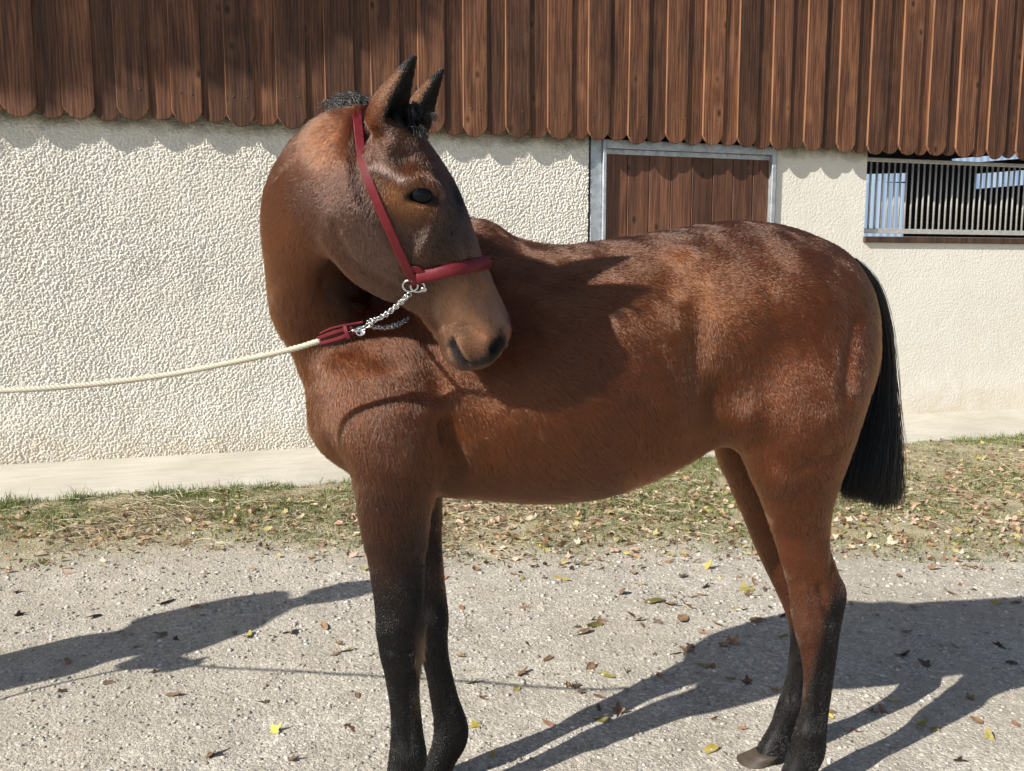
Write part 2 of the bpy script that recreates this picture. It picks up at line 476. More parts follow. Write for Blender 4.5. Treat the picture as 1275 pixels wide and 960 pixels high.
# what shows inside: dim stable, pale blue sheet door, roof beams catching the sky
M_in = plain("dark_stable_interior", (0.035, 0.032, 0.03), 0.9)
link("interior_wall", box_mesh("interior_wall", S_LEFT, S_MAX, 4.6, 4.7, 0, 4.0), barn, M_in)
link("interior_wall", box_mesh("interior_side", S_MAX-.1, S_MAX, 0.32, 4.55, 0, 4.0), barn, M_in)
link("interior_wall", box_mesh("interior_partition", S_WIN0 - 1.2, S_WIN0 - 1.1, 0.32, 4.55, 0, 4.0), barn, M_in)
link("interior_floor", box_mesh("interior_floor", S_LEFT, S_MAX, 0.32, 4.6, 0.0, 0.05), barn, M_in)
M_sheet = NT("glowing_blue_sheet"); 
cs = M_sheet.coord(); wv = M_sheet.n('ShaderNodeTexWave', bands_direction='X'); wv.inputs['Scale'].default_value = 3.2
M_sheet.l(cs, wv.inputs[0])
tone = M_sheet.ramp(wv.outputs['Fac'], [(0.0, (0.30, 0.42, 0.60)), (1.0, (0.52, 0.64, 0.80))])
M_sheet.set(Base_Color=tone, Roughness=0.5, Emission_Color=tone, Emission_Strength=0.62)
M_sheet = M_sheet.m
def inner(px0, px1, py0, py1, d, name, mat):
    a = wall_sz(px0, py1, -d); b = wall_sz(px1, py0, -d)
    return a, b
# pale blue sheet and beams inside, sky light on them put in as glow
(a, b) = inner(1060, 1128, 228, 300, 2.4, "", None)
link("glowing_panel", box_mesh("sheet", a[0]-.4, b[0], 2.40, 2.43, a[1], b[1]), barn, M_sheet)
(a, b) = inner(1060, 1128, 216, 224, 2.4, "", None)
o = link("glowing_panel", box_mesh("sheet", -.9, .48, 0, 0.03, 0, b[1]-a[1]), barn, M_sheet); o.location = (b[0]-.48, 2.40, a[1]-.02); o.rotation_euler = (0, -0.05, 0)
(a, b) = inner(1217, 1290, 219, 235, 2.4, "", None)
o = link("glowing_panel", box_mesh("sheet", 0, 1.6, 0, 0.03, 0, b[1]-a[1]), barn, M_sheet); o.location = (a[0], 2.40, a[1]); o.rotation_euler = (0, -0.09, 0)
(a, b) = inner(1188, 1250, 197, 201, 2.4, "", None)
o = link("glowing_panel", box_mesh("sheet", 0, 1.5, 0, 0.03, 0, b[1]-a[1]), barn, M_sheet); o.location = (a[0], 2.40, a[1]-.03); o.rotation_euler = (0, -0.10, 0)

# ================================================================== concrete apron along the wall
KA = ground(0, 628); KB = ground(1275, 546)
k0 = (KA - WA).dot(WN); k1 = (KB - WA).dot(WN)
APR = (k0 + k1) / 2
m = NT("pale_worn_concrete"); c = m.coord()
n1 = m.noise(c, 1.6, 6, 0.62); n2 = m.noise(m.mapping(c, (3, 14, 3)), 1.5, 6, 0.65); n3 = m.noise(c, 120, 3, 0.7)
base = m.ramp(n1.outputs[0], [(0.3, (0.44, 0.41, 0.34)), (0.7, (0.58, 0.55, 0.47))])
base = m.mix(m.ramp(n2.outputs[0], [(0.45, 0.0), (0.75, 0.55)]), base, (0.36, 0.335, 0.28))
base = m.mix(1.0, base, m.ramp(n3.outputs[0], [(0.3, 0.88), (0.7, 1.06)]), 'MULTIPLY')
m.set(Base_Color=base, Roughness=0.9, Specular_IOR_Level=0.25); m.bump(m.math('ADD', n3.outputs[0], n2.outputs[0]), 0.35, 0.004)
M_conc = m.m
xs = np.arange(-30, 40.01, 0.25); ds = np.array([-0.06, 0.0, 0.15, 0.35, APR-0.04, APR, APR+0.012])
zs = np.array([0.075, 0.072, 0.066, 0.055, 0.034, 0.026, -0.12])
VV = []
for i, x in enumerate(xs):
    j_ = 0.012 * mnoise.noise(Vector((x*1.3, 0, 4.2)))
    for d, z in zip(ds, zs): VV.append((x, -(d + (j_ if d > 0.5 else 0)), z + 0.005 * mnoise.noise(Vector((x*2, d*4, 1)))*(d > 0)))
nd_ = len(ds); ix = np.arange(len(VV)).reshape(len(xs), nd_)
Q = np.stack([ix[:-1, :-1].ravel(), ix[:-1, 1:].ravel(), ix[1:, 1:].ravel(), ix[1:, :-1].ravel()], 1)
ap = link("pavement", mesh_np("apron", VV, Q, True), None, M_conc)
ap.location = (WA.x, WA.y, 0); ap.rotation_euler = (0, 0, WALL_ANG); tag(ap, kind="structure")
ap["label"] = "pale concrete apron along the foot of the wall"

# ================================================================== ground
# strip measure q: distance in front of the wall, used for grass and gravel alike
def q_of(x, y): return (x - WA.x) * WN.x + (y - WA.y) * WN.y
def s_of(x, y): return (x - WA.x) * WT.x + (y - WA.y) * WT.y
GE = [( (ground(px, py) - WA).dot(WT), (ground(px, py) - WA).dot(WN)) for px, py in ((-200, 712), (0, 706), (120, 690), (300, 676), (430, 690), (560, 692), (700, 692), (850, 678), (1000, 684), (1150, 690), (1275, 690), (1500, 690))]
GS = np.array([g[0] for g in GE]); GQ = np.array([g[1] for g in GE])
def grass_edge(s): return np.interp(s, GS, GQ)
m = NT("gravel_ground"); c = m.coord()
v1 = m.voro(c, 95); v2 = m.voro(c, 210); v3 = m.voro(c, 34)
n1 = m.noise(c, 0.9, 6, 0.6); n2 = m.noise(c, 5.5, 6, 0.65); n3 = m.noise(c, 260, 3, 0.7); n4 = m.noise(c, 30, 4, 0.7)
base = m.ramp(n2.outputs[0], [(0.3, (0.39, 0.355, 0.295)), (0.55, (0.49, 0.455, 0.39)), (0.8, (0.58, 0.55, 0.485))])
sv = m.n('ShaderNodeSeparateColor'); m.l(v1.outputs['Color'], sv.inputs[0])
sv2 = m.n('ShaderNodeSeparateColor'); m.l(v2.outputs['Color'], sv2.inputs[0])
base = m.mix(1.0, base, m.ramp(sv.outputs[0], [(0.0, 0.78), (0.75, 1.05), (1.0, 1.4)]), 'MULTIPLY')
base = m.mix(1.0, base, m.ramp(sv2.outputs[1], [(0.0, 0.78), (0.8, 1.06), (1.0, 1.35)]), 'MULTIPLY')
base = m.mix(m.ramp(n1.outputs[0], [(0.40, 0.0), (0.64, 0.7)]), base, (0.40, 0.36, 0.29))
base = m.mix(1.0, base, m.ramp(n3.outputs[0], [(0.25, 0.82), (0.75, 1.15)]), 'MULTIPLY')
base = m.mix(1.0, base, m.ramp(n4.outputs[0], [(0.3, 0.8), (0.7, 1.12)]), 'MULTIPLY')
at_ = m.n('ShaderNodeAttribute', attribute_name='soil')
soil = m.ramp(n2.outputs[0], [(0.3, (0.20, 0.175, 0.085)), (0.7, (0.37, 0.32, 0.21))])
soil = m.mix(1.0, soil, m.ramp(sv2.outputs[1], [(0.0, 0.7), (0.8, 1.1), (1.0, 1.9)]), 'MULTIPLY')
base = m.mix(m.math('MULTIPLY', at_.outputs['Fac'], m.ramp(n4.outputs[0], [(0.25, 0.5), (0.6, 1.0)])), base, soil)
m.set(Base_Color=base, Roughness=0.95, Specular_IOR_Level=0.2)
h = m.math('ADD', m.math('MULTIPLY', v1.outputs['Distance'], -0.8), m.math('MULTIPLY', v2.outputs['Distance'], -0.45))
h = m.math('ADD', h, m.math('MULTIPLY', n4.outputs[0], 1.2)); h = m.math('ADD', h, m.math('MULTIPLY', n3.outputs[0], 0.3))
m.bump(h, 0.5, 0.007)
M_ground = m.m
# fine in the yard, coarse to the horizon
def axis(lo, hi, step, far):
    a = list(np.arange(lo, hi, step)); g = step; x = lo; left = []
    while x > -far: g *= 1.35; x -= g; left.append(x)
    g = step; x = a[-1]; right = []
    while x < far: g *= 1.35; x += g; right.append(x)
    return np.array(left[::-1] + a + right)
gx = axis(-3.4, 5.4, 0.028, 400); gy = axis(1.6, 8.4, 0.028, 400)
GX, GY = np.meshgrid(gx, gy)
def ground_h(x, y):
    z = 0.022 * (value_noise2(x*0.9+50, y*0.9+50, 21) - 0.5) + 0.012 * (value_noise2(x*3.1+90, y*3.1+90, 22) - 0.5) + 0.006 * (value_noise2(x*14+900, y*14+900, 23)-0.5)
    far = np.clip((np.hypot(x, y) - 9) / 8, 0, 1)
    return z * (1 - far)
def strip_rise(q, s, e):
    t = np.clip((e - q) / 0.5, 0, 1)
    return 0.02*t + t*(0.022*(value_noise2(s*5+40, q*5+40, 61) - .45) + 0.016*(value_noise2(s*17+40, q*17+40, 62) - .5))
GZ = ground_h(GX, GY) - 0.006
q = q_of(GX, GY); s = s_of(GX, GY)
edge = grass_edge(s)
soil_a = np.clip((edge + 0.18 - q) / 0.4, 0, 1) * (np.abs(s - 3) < 14)
GZ = GZ + strip_rise(q, s, edge) * (q > -1) * (np.abs(s-3) < 14)
GZ = np.where(q < APR, np.minimum(GZ, -0.03), GZ)
nr, nc = GX.shape; idx = np.arange(nr*nc).reshape(nr, nc)
Q = np.stack([idx[:-1, :-1].ravel(), idx[:-1, 1:].ravel(), idx[1:, 1:].ravel(), idx[1:, :-1].ravel()], 1)
gm = mesh_np("ground", np.stack([GX.ravel(), GY.ravel(), GZ.ravel()], 1), Q, True)
a_ = gm.attributes.new("soil", 'FLOAT', 'POINT'); a_.data.foreach_set("value", soil_a.ravel().astype(np.float32))
gr = link("ground", gm, None, M_ground); tag(gr, kind="structure")
gr["label"] = "pale gravel yard with dusty wheel tracks"
def gz_at(x, y):
    x = np.asarray(x, float); y = np.asarray(y, float)
    q = q_of(x, y); s = s_of(x, y)
    return ground_h(x, y) - 0.006 + strip_rise(q, s, grass_edge(s))
# ================================================================== horse: one continuous body grown from a distance field
import openvdb as vdb
H = 0.0042                                            # voxel size
G0 = np.array([-0.80, 1.36, -0.03]); G1 = np.array([1.08, 2.58, 1.76])
DIM = np.ceil((G1 - G0) / H).astype(int)
FLD = np.full(DIM, 0.12, np.float32)

def cr(P, n):
    """Catmull-Rom through rows of P, n steps per span"""
    P = np.asarray(P, float); Q = np.vstack([2*P[0]-P[1], P, 2*P[-1]-P[-2]])
    out = []
    for i in range(1, len(Q)-2):
        for t in np.arange(n) / n:
            p0, p1, p2, p3 = Q[i-1:i+3]
            out.append(0.5*((2*p1)+(-p0+p2)*t+(2*p0-5*p1+4*p2-p3)*t*t+(-p0+3*p1-3*p2+p3)*t**3))
    out.append(P[-1]); return np.array(out)

def loft(rings, sub=5, seg=40, ex=2.0, egg=None):
    """rings: rows (centre xyz, u xyz, v xyz); closed tube of superellipse sections"""
    R = cr(np.array(rings, float), sub)
    th = np.arange(seg) / seg * 2 * np.pi
    c, s = np.cos(th), np.sin(th)
    cu = np.sign(c) * np.abs(c) ** (2/ex); sv = np.sign(s) * np.abs(s) ** (2/ex)
    if egg is not None: sv = sv * (1 + egg * cu)
    V = (R[:, None, 0:3] + cu[None, :, None] * R[:, None, 3:6] + sv[None, :, None] * R[:, None, 6:9]).reshape(-1, 3)
    n = len(R); Fq = []
    k = np.arange(seg); k2 = (k+1) % seg
    for i in range(n-1): Fq.append(np.stack([i*seg+k, i*seg+k2, (i+1)*seg+k2, (i+1)*seg+k], 1))
    Fq = np.vstack(Fq)
    c0 = len(V); V = np.vstack([V, R[0, :3], R[-1, :3]])
    T = np.vstack([np.stack([k2, k, np.full(seg, c0)], 1), np.stack([(n-1)*seg+k, (n-1)*seg+k2, np.full(seg, c0+1)], 1)])
    return V, Fq, T

TR = vdb.createLinearTransform(voxelSize=H)
def sdf_of(V, Fq, T, band=0.05):
    Vg = (V - G0).astype(np.float32)
    g = vdb.FloatGrid.createLevelSetFromPolygons(Vg, triangles=T.astype(np.uint32), quads=Fq.astype(np.uint32), transform=TR, halfWidth=band/H)
    lo = np.maximum(np.floor(Vg.min(0)/H).astype(int) - int(band/H) - 1, 0)
    hi = np.minimum(np.ceil(Vg.max(0)/H).astype(int) + int(band/H) + 2, DIM)
    A = np.empty(hi - lo, np.float32); g.copyToArray(A, ijk=tuple(int(x) for x in lo))
    return A, lo, hi
def smin(a, b, k):
    h = np.maximum(k - np.abs(a - b), 0) / k
    return np.minimum(a, b) - h*h*k*0.25
def union(A, lo, hi, k):
    sl = tuple(slice(a, b) for a, b in zip(lo, hi))
    FLD[sl] = smin(FLD[sl], A, k)
def carve(A, lo, hi, k):
    sl = tuple(slice(a, b) for a, b in zip(lo, hi))
    FLD[sl] = -smin(-FLD[sl], A, k)
def add_loft(rings, k=0.03, **kw):
    union(*sdf_of(*loft(rings, **kw), band=max(.05, k*1.15)), k)
def grid_box(lo_w, hi_w):
    lo = np.maximum(np.floor((np.array(lo_w) - G0)/H).astype(int), 0); hi = np.minimum(np.ceil((np.array(hi_w) - G0)/H).astype(int)+1, DIM)
    ax = [G0[i] + H*np.arange(lo[i], hi[i]) for i in range(3)]
    return lo, hi, np.meshgrid(*ax, indexing='ij')
def ellipsoid(c, r, axes=None, pad=0.05):
    c = np.array(c, float); r = np.array(r, float); m_ = r.max() + pad
    lo, hi, (X, Y, Z) = grid_box(c - m_, c + m_)
    P = np.stack([X - c[0], Y - c[1], Z - c[2]], -1)
    if axes is not None: P = P @ np.array(axes, float).T
    k0 = np.sqrt(((P/r)**2).sum(-1)); k1 = np.sqrt(((P/(r*r))**2).sum(-1)) + 1e-9
    return (k0*(k0-1)/k1).astype(np.float32), lo, hi
def capsule(pts, rad, pad=0.05):
    """polyline of round cones"""
    pts = np.array(pts, float); rad = np.broadcast_to(np.array(rad, float), (len(pts),))
    m_ = rad.max() + pad
    lo, hi, (X, Y, Z) = grid_box(pts.min(0) - m_, pts.max(0) + m_)
    P = np.stack([X, Y, Z], -1); D = None
    for a, b, ra, rb in zip(pts[:-1], pts[1:], rad[:-1], rad[1:]):
        ab = b - a; t = np.clip(((P - a) @ ab) / (ab @ ab + 1e-12), 0, 1)
        d = np.linalg.norm(P - a - t[..., None]*ab, axis=-1) - (ra + (rb - ra)*t)
        D = d if D is None else np.minimum(D, d)
    return D.astype(np.float32), lo, hi
def swell(c, r, amt, axes=None):
    """push the surface out (amt>0) or in by a soft bump"""
    c = np.array(c, float); r = np.array(r, float); m_ = r.max()*2.2
    lo, hi, (X, Y, Z) = grid_box(c - m_, c + m_)
    P = np.stack([X - c[0], Y - c[1], Z - c[2]], -1)
    if axes is not None: P = P @ np.array(axes, float).T
    w_ = np.exp(-((P/r)**2).sum(-1) * 1.0)
    sl = tuple(slice(a, b) for a, b in zip(lo, hi)); FLD[sl] -= (amt*w_).astype(np.float32)
def swell_line(pts, r, amt):
    D, lo, hi = capsule(pts, 0.0, pad=r*2.4)
    sl = tuple(slice(a, b) for a, b in zip(lo, hi)); FLD[sl] -= (amt*np.exp(-(np.maximum(D, 0)/r)**2)).astype(np.float32)

A3 = lambda px, py, Y: np.array(at(px, py, Y))
# ---- trunk: (top px, bottom px, depth, half width)
trunk = [((393,450),(394,535),2.10,.085), ((418,400),(424,572),2.12,.140), ((470,352),(474,603),2.13,.178), ((530,312),(532,611),2.135,.195),
         ((590,278),(590,616),2.14,.205), ((640,296),(638,620),2.15,.220), ((690,306),(686,621),2.16,.233), ((740,302),(736,616),2.175,.237),
         ((790,294),(788,602),2.19,.232), ((840,286),(838,580),2.205,.224), ((885,279),(884,552),2.215,.218), ((925,276),(926,528),2.22,.215),
         ((970,281),(970,512),2.225,.208), ((1013,295),(1014,505),2.23,.192), ((1048,314),(1046,492),2.23,.160), ((1074,350),(1070,470),2.23,.112), ((1086,392),(1084,440),2.23,.05)]
def tring(t, b, Y, w_, dy=0.0):
    T_, B_ = A3(*t, Y), A3(*b, Y)
    return np.concatenate([(T_+B_)/2, (T_-B_)/2, [0, w_, 0]])
union(*sdf_of(*loft([tring(*r) for r in trunk], sub=5, seg=56, ex=2.15, egg=-0.06), band=.11), .001)
_ = dict(sub=5, seg=56, ex=2.15, egg=-0.06)
# ---- neck, bending towards the viewer: centre px, depth, crest direction, half height, half width
neck = [((570,420),2.15,(.35,0,1),.235,.13), ((500,400),2.15,(.38,0,1),.220,.125), ((444,375),2.125,(.16,0,1),.190,.108), ((398,338),2.05,(-.02,-.05,1),.170,.088),
        ((373,288),1.950,(-.07,-.08,1),.142,.076), ((389,252),1.850,(.02,-.05,1),.126,.077), ((424,222),1.768,(.14,0,1),.128,.080), ((470,205),1.715,(.25,.1,1),.118,.078)]
C_ = np.array([A3(*n[0], n[1]) for n in neck]); TT = np.gradient(C_, axis=0)
rings = []
for c_, t_, n in zip(C_, TT, neck):
    t_ = t_/np.linalg.norm(t_); u = np.array(n[2], float); u -= t_*(u@t_); u /= np.linalg.norm(u); v = np.cross(t_, u)
    rings.append(np.concatenate([c_, u*n[3], v*n[4]]))
add_loft(rings, k=0.085, sub=6, seg=48, ex=2.1, egg=-0.12)
NECK_C = C_
# ---- head: (face px, jaw px, depth, half width)
headr = [((482, 136), (408, 262), 1.723, 0.065), ((513, 150), (397, 306), 1.73, 0.085), ((545, 190), (420, 338), 1.744, 0.094), ((570, 232), (456, 363), 1.762, 0.089), ((587, 278), (492, 380), 1.783, 0.073), ((600, 317), (515, 389), 1.803, 0.062), ((613, 353), (531, 404), 1.82, 0.056), ((627, 385), (546, 424), 1.837, 0.056), ((633, 410), (553, 444), 1.849, 0.053), ((624, 434), (566, 455), 1.857, 0.04), ((612, 445), (577, 457), 1.862, 0.026)]
PHI = math.radians(22)
Cc = np.array([A3((f[0]+j[0])/2, (f[1]+j[1])/2, Y) for f, j, Y, w_ in headr]); TH_ = np.gradient(Cc, axis=0)
HR = []
for (f, j, Y, w_), c_, t_ in zip(headr, Cc, TH_):
    t_ = t_/np.linalg.norm(t_); u = (A3(*f, Y) - A3(*j, Y))/2; a_ = np.linalg.norm(u); u -= t_*(u@t_)*0.0
    un = u/np.linalg.norm(u); v = np.cross(t_, un); v /= np.linalg.norm(v)
    if v[1] > 0: v = -v                                   # v towards the viewer
    u2 = un*math.cos(PHI) + v*math.sin(PHI); v2 = v*math.cos(PHI) - un*math.sin(PHI)
    HR.append(np.concatenate([c_, u2*a_*.955, v2*w_*.96]))
HR = np.array(HR)
HAX = (Cc[8] - Cc[1]); HAX /= np.linalg.norm(HAX)         # poll -> muzzle
HLAT = HR[3, 6:9]/np.linalg.norm(HR[3, 6:9])              # towards the viewer (right side of the head)
HUP = HR[3, 3:6]/np.linalg.norm(HR[3, 3:6])               # towards the face
carve(*ellipsoid(A3(440,350,1.94), (.066,.170,.058)), 0.05)      # hollow between throat and shoulder
hd = sdf_of(*loft(HR, sub=6, seg=56, ex=2.9, egg=0.05))
union(*hd, 0.030)
# ---- legs: (y, x left, x right, depth, half depth)
def leg(rows, k=0.05, ex=2.1, tilt=0):
    R = []
    for y, xl, xr, Y, d in rows:
        a, b = A3(xl, y, Y), A3(xr, y, Y)
        R.append(np.concatenate([(a+b)/2, (b-a)/2, [0, d, 0]]))
    add_loft(R, k=k, sub=5, seg=36, ex=ex)
NF = [(470,418,528,2.055,.075),(510,418,545,2.045,.085),(555,430,548,2.04,.088),(590,441,545,2.04,.080),(640,448,535,2.05,.066),(700,459,529,2.06,.054),(745,466,527,2.065,.047),(785,470,525,2.07,.046),
      (812,473,522,2.07,.042),(838,479,520,2.075,.033),(880,486,523,2.075,.028),(915,487,527,2.075,.029),(945,484,531,2.07,.035),(966,481,525,2.062,.031),(985,474,516,2.055,.030),(1006,466,511,2.05,.034),(1016,462,510,2.05,.038)]
OF = [(520,450,548,2.20,.07),(560,470,550,2.20,.068),(620,482,549,2.20,.055),(680,492,550,2.20,.048),(730,505,554,2.20,.044),(768,518,558,2.20,.043),(790,520,557,2.20,.041),(815,524,558,2.20,.034),(840,531,563,2.20,.028),
      (870,536,571,2.205,.027),(895,540,580,2.21,.031),(912,540,583,2.21,.034),(930,537,579,2.205,.031),(950,528,567,2.20,.029),(966,521,560,2.195,.031),(976,515,557,2.19,.036)]
NH = [(385,985,1015,2.22,.012),(415,968,1040,2.185,.04),(450,940,1070,2.135,.085),(482,922,1076,2.11,.108),(520,913,1070,2.10,.115),(555,924,1059,2.10,.104),(590,934,1047,2.11,.088),(620,948,1037,2.12,.074),(650,958,1032,2.13,.060),(680,967,1034,2.14,.048),(710,976,1042,2.15,.041),
      (737,983,1052,2.155,.038),(765,986,1049,2.155,.037),(790,991,1044,2.155,.035),(815,998,1041,2.155,.031),(850,1001,1036,2.155,.027),(885,997,1031,2.155,.027),(912,989,1028,2.15,.032),(938,983,1026,2.145,.033),
      (960,974,1016,2.135,.030),(982,962,1006,2.125,.033),(994,957,1004,2.12,.037)]
OH = [(470,880,1000,2.33,.09),(535,887,990,2.335,.085),(570,894,985,2.335,.075),(600,907,985,2.335,.068),(640,924,986,2.335,.058),(680,940,990,2.335,.048),(710,954,1006,2.335,.042),(735,966,1022,2.335,.038),(765,979,1022,2.335,.036),
      (790,985,1021,2.335,.033),(820,983,1013,2.335,.028),(850,978,1007,2.335,.026),(868,972,1003,2.335,.029),(886,966,999,2.332,.031),(903,960,992,2.328,.029),(922,949,985,2.32,.029),(938,940,977,2.31,.033),(945,937,975,2.305,.036)]
for L_ in (OF, OH): leg(L_)
leg([(y, a, b, Y - .05 - (.014 if 500 < y < 650 else 0), d) for y, a, b, Y, d in NF], 0.06); leg(NH, 0.09)
# knees, hocks, fetlocks
for (px, py, Y), r in (((497,782,1.98), .030), ((540,775,2.165), .028)): swell(A3(px, py, Y), (.024, .03, .030), .011)
swell(A3(476,787,2.0), (.016,.03,.022), .007); swell_line([A3(484,806,1.985), A3(500,812,1.985), A3(515,808,1.985)], .008, -.005)
swell(A3(512,765,1.98), (.012,.02,.03), .005); swell(A3(508,940,2.0), (.03,.03,.02), .005); swell(A3(1008,915,2.12), (.03,.03,.02), .005); swell(A3(985,880,2.30), (.03,.03,.02), .004)
swell(A3(1046,735,2.15), (.018,.025,.03), .004)
swell(A3(1036,700,2.118), (.008,.02,.05), -.009); swell_line([A3(1020,728,2.118), A3(1027,755,2.118), A3(1034,778,2.118)], .007, -.011)
swell_line([A3(1000,735,2.115), A3(1008,775,2.12), A3(1012,800,2.12)], .010, .004); swell(A3(1000,785,2.12), (.012,.02,.018), .004)
for pts in ([(511,835,1.995),(508,890,1.995),(511,930,1.995)], [(553,830,2.17),(562,880,2.18)], [(1025,830,2.128),(1020,890,2.128)], [(994,830,2.31),(986,870,2.31)]):
    swell_line([A3(*p) for p in pts], .0065, -.0085)        # tendon grooves
# ---- muscle relief on the near side
def nearY(px, py): return 1.94
B_ = lambda px, py, r, amt, Y=1.96: swell(A3(px, py, Y), r, amt)
B_(430, 490, (.060,.08,.07), 0.017, 1.99)       # point of shoulder
B_(500, 455, (.075,.09,.10), 0.011, 1.97)       # shoulder muscle
swell_line([A3(463,455,1.98), A3(440,485,1.98), A3(425,520,2.0)], .016, -0.0117)    # groove behind the breast muscle
swell_line([A3(402,500,2.0), A3(415,545,2.0), A3(440,578,2.02)], .010, -0.0104)     # fold between chest and leg
B_(402, 548, (.05,.07,.06), 0.0116, 2.08)
B_(520, 560, (.05,.06,.055), 0.0174, 1.97)       # elbow
swell_line([A3(553,530,1.95), A3(563,575,1.96), A3(562,612,1.99)], .024, -0.030)   # behind the elbow
swell_line([A3(530,420,1.95), A3(545,480,1.94), A3(550,540,1.95)], .025, -0.0078)
B_(640, 520, (.16,.08,.12), 0.0116, 1.93)
B_(720, 470, (.18,.08,.14), 0.0116, 1.94)
swell_line([A3(770,415,1.95), A3(830,480,1.95), A3(862,540,1.98)], .045, 0.0117)   # last ribs
swell(A3(838,352,1.99), (.045,.07,.05), -0.0130)                                    # flank hollow
swell(A3(868,430,1.99), (.030,.08,.09), -0.0208); swell(A3(885,500,2.0), (.030,.08,.06), -0.0234)
swell(A3(862,312,2.02), (.05,.06,.04), 0.0156)   # point of hip
swell(A3(800,318,2.02), (.07,.08,.030), -0.0091)
B_(935, 385, (.09,.09,.11), 0.0174, 2.00)        # thigh
B_(1010, 370, (.08,.09,.10), 0.0203, 2.03)
B_(1000, 480, (.08,.09,.09), 0.0145, 2.0)
B_(930, 520, (.04,.06,.05), 0.0174, 2.0)         # stifle
swell_line([A3(1062,400,2.05), A3(1050,480,2.02), A3(1030,560,2.02)], .02, -0.0078)
swell_line([A3(945,560,2.0), A3(985,590,2.01), A3(1015,570,2.02)], .022, -0.0078)
B_(975, 600, (.03,.05,.06), 0.0116, 2.02)
swell_line([A3(490,640,1.985), A3(494,700,1.99), A3(494,745,2.0)], .009, .010); swell_line([A3(474,670,1.99), A3(480,750,2.0)], .006, -.009)
swell_line([A3(507,650,1.985), A3(510,740,2.0)], .006, -.008)
# neck relief
swell_line([A3(385,235,1.775), A3(392,262,1.81), A3(385,290,1.87)], .014, -.007)
swell_line([A3(392,285,1.82), A3(375,320,1.88), A3(358,350,1.93), A3(352,385,1.99)], .016, .006)
swell(A3(428,452,1.975), (.085,.06,.032), .014); swell(A3(386,458,2.06), (.03,.08,.03), .005)
swell_line([A3(352,338,1.95), A3(358,372,2.0), A3(370,410,2.02)], .006, -.006); swell_line([A3(360,345,1.94), A3(366,375,1.98), A3(377,405,2.0)], .008, .004)
# ---- head features, in the head's own frame
HF = lambda i: HR[i]
def hp(px, py, Y=None, off=0.0):
    """point on the near side of the head under a photo point"""
    c_ = Cc; o = np.array(CAMP); d = np.array(ray(px, py)); d /= np.linalg.norm(d)
    t0 = (1.52 - o[1])/d[1]
    for t in np.arange(t0, t0 + 0.45, 0.002):
        p = o + d*t; ii = ((p - G0)/H).astype(int)
        if (ii >= 0).all() and (ii < DIM).all() and FLD[tuple(ii)] < off: return p
    return o + d*(t0 + .2)
EYE = hp(524, 244)
FR = np.stack([HAX, HUP, HLAT])                       # rows: along, up to the face, lateral
swell(hp(430,280), (.06,.055,.05), .012, FR)          # jowl
swell_line([hp(404,298), hp(420,328), hp(450,352), hp(480,368)], .012, .006)
swell_line([hp(418,282), hp(436,318), hp(462,338), hp(490,355)], .012, -.005)
swell(hp(455,300), (.05,.045,.05), .006, FR)
swell_line([hp(512,212), hp(500,225), hp(490,215)], .012, .006)
swell(hp(502,198), (.022,.016,.03), -.019, FR)        # hollow above the eye
swell_line([hp(466,206), hp(484,213), hp(503,223), hp(518,224)], .007, .010); swell_line([hp(503,223), hp(518,222), hp(532,224), hp(545,236)], .0085, .015)   # brow
swell_line([hp(545,262), hp(536,290), hp(522,318)], .009, .014)   # facial crest
swell_line([hp(506,262), hp(525,275), hp(541,268)], .008, .003)
swell(hp(508,285), (.035,.03,.03), -.012, FR)
swell(hp(568,285), (.04,.02,.03), -.007, FR)
swell_line([hp(575,300), hp(590,350), hp(600,375)], .010, -.006)
swell_line([hp(556,330), hp(552,365), hp(548,390)], .012, .008)
swell_line([hp(528,300), hp(524,325), hp(530,350)], .006, .005)
swell_line([hp(540,350), hp(535,385), hp(545,405)], .012, -.006)
swell(hp(585,385), (.03,.022,.03), .007, FR)
swell_line([hp(560,395), hp(585,402), hp(600,415)], .010, -.005)
def px_axis(dx, dy):
    v = np.array(at(600+dx, 420+dy, 1.70)) - np.array(at(600, 420, 1.70)); return v/np.linalg.norm(v)
e_h = px_axis(33, 7); e_h -= HLAT*(e_h@HLAT); e_h /= np.linalg.norm(e_h); e_v = np.cross(HLAT, e_h); EFR = np.stack([e_h, e_v, HLAT])
swell(EYE, (.034,.026,.03), .005, EFR)
carve(*ellipsoid(EYE + HLAT*0.004, (.0215,.0135,.014), EFR), 0.010)
for pts, r_, a_ in (([hp(507,243), hp(514,236), hp(525,233), hp(536,238), hp(541,246)], .0042, .0070), ([hp(508,246), hp(516,255), hp(528,257), hp(538,253)], .0040, .0055)):
    swell_line(pts, r_, a_)                           # eyelids
# nostril: flared rim, dark opening facing the viewer's right
NO = hp(619, 427)
swell(hp(612,408), (.026,.02,.02), .006, FR)
NOD = np.array([0.55, -0.80, -0.2]); NOD /= np.linalg.norm(NOD)
na = A3(628,408,0); 
n_long = px_axis(14, -26); n_in = -NOD; n_in -= n_long*(n_in@n_long); n_in /= np.linalg.norm(n_in); n_w = np.cross(n_long, n_in)
union(*ellipsoid(NO + n_in*.006, (.031,.022,.016), np.stack([n_long, n_w, n_in])), .012)
carve(*ellipsoid(NO - n_in*.012, (.032,.0185,.034), np.stack([n_long, n_w, n_in])), .008)
swell_line([hp(607,440), hp(612,421), hp(624,408), hp(634,408)], .005, .003)
# mouth and lips
swell_line([hp(563,420), hp(571,436), hp(582,452)], .0042, -.014)
swell_line([hp(557,428), hp(562,444), hp(570,452)], .010, .008)
swell_line([hp(576,425), hp(586,442), hp(600,448)], .010, .007)
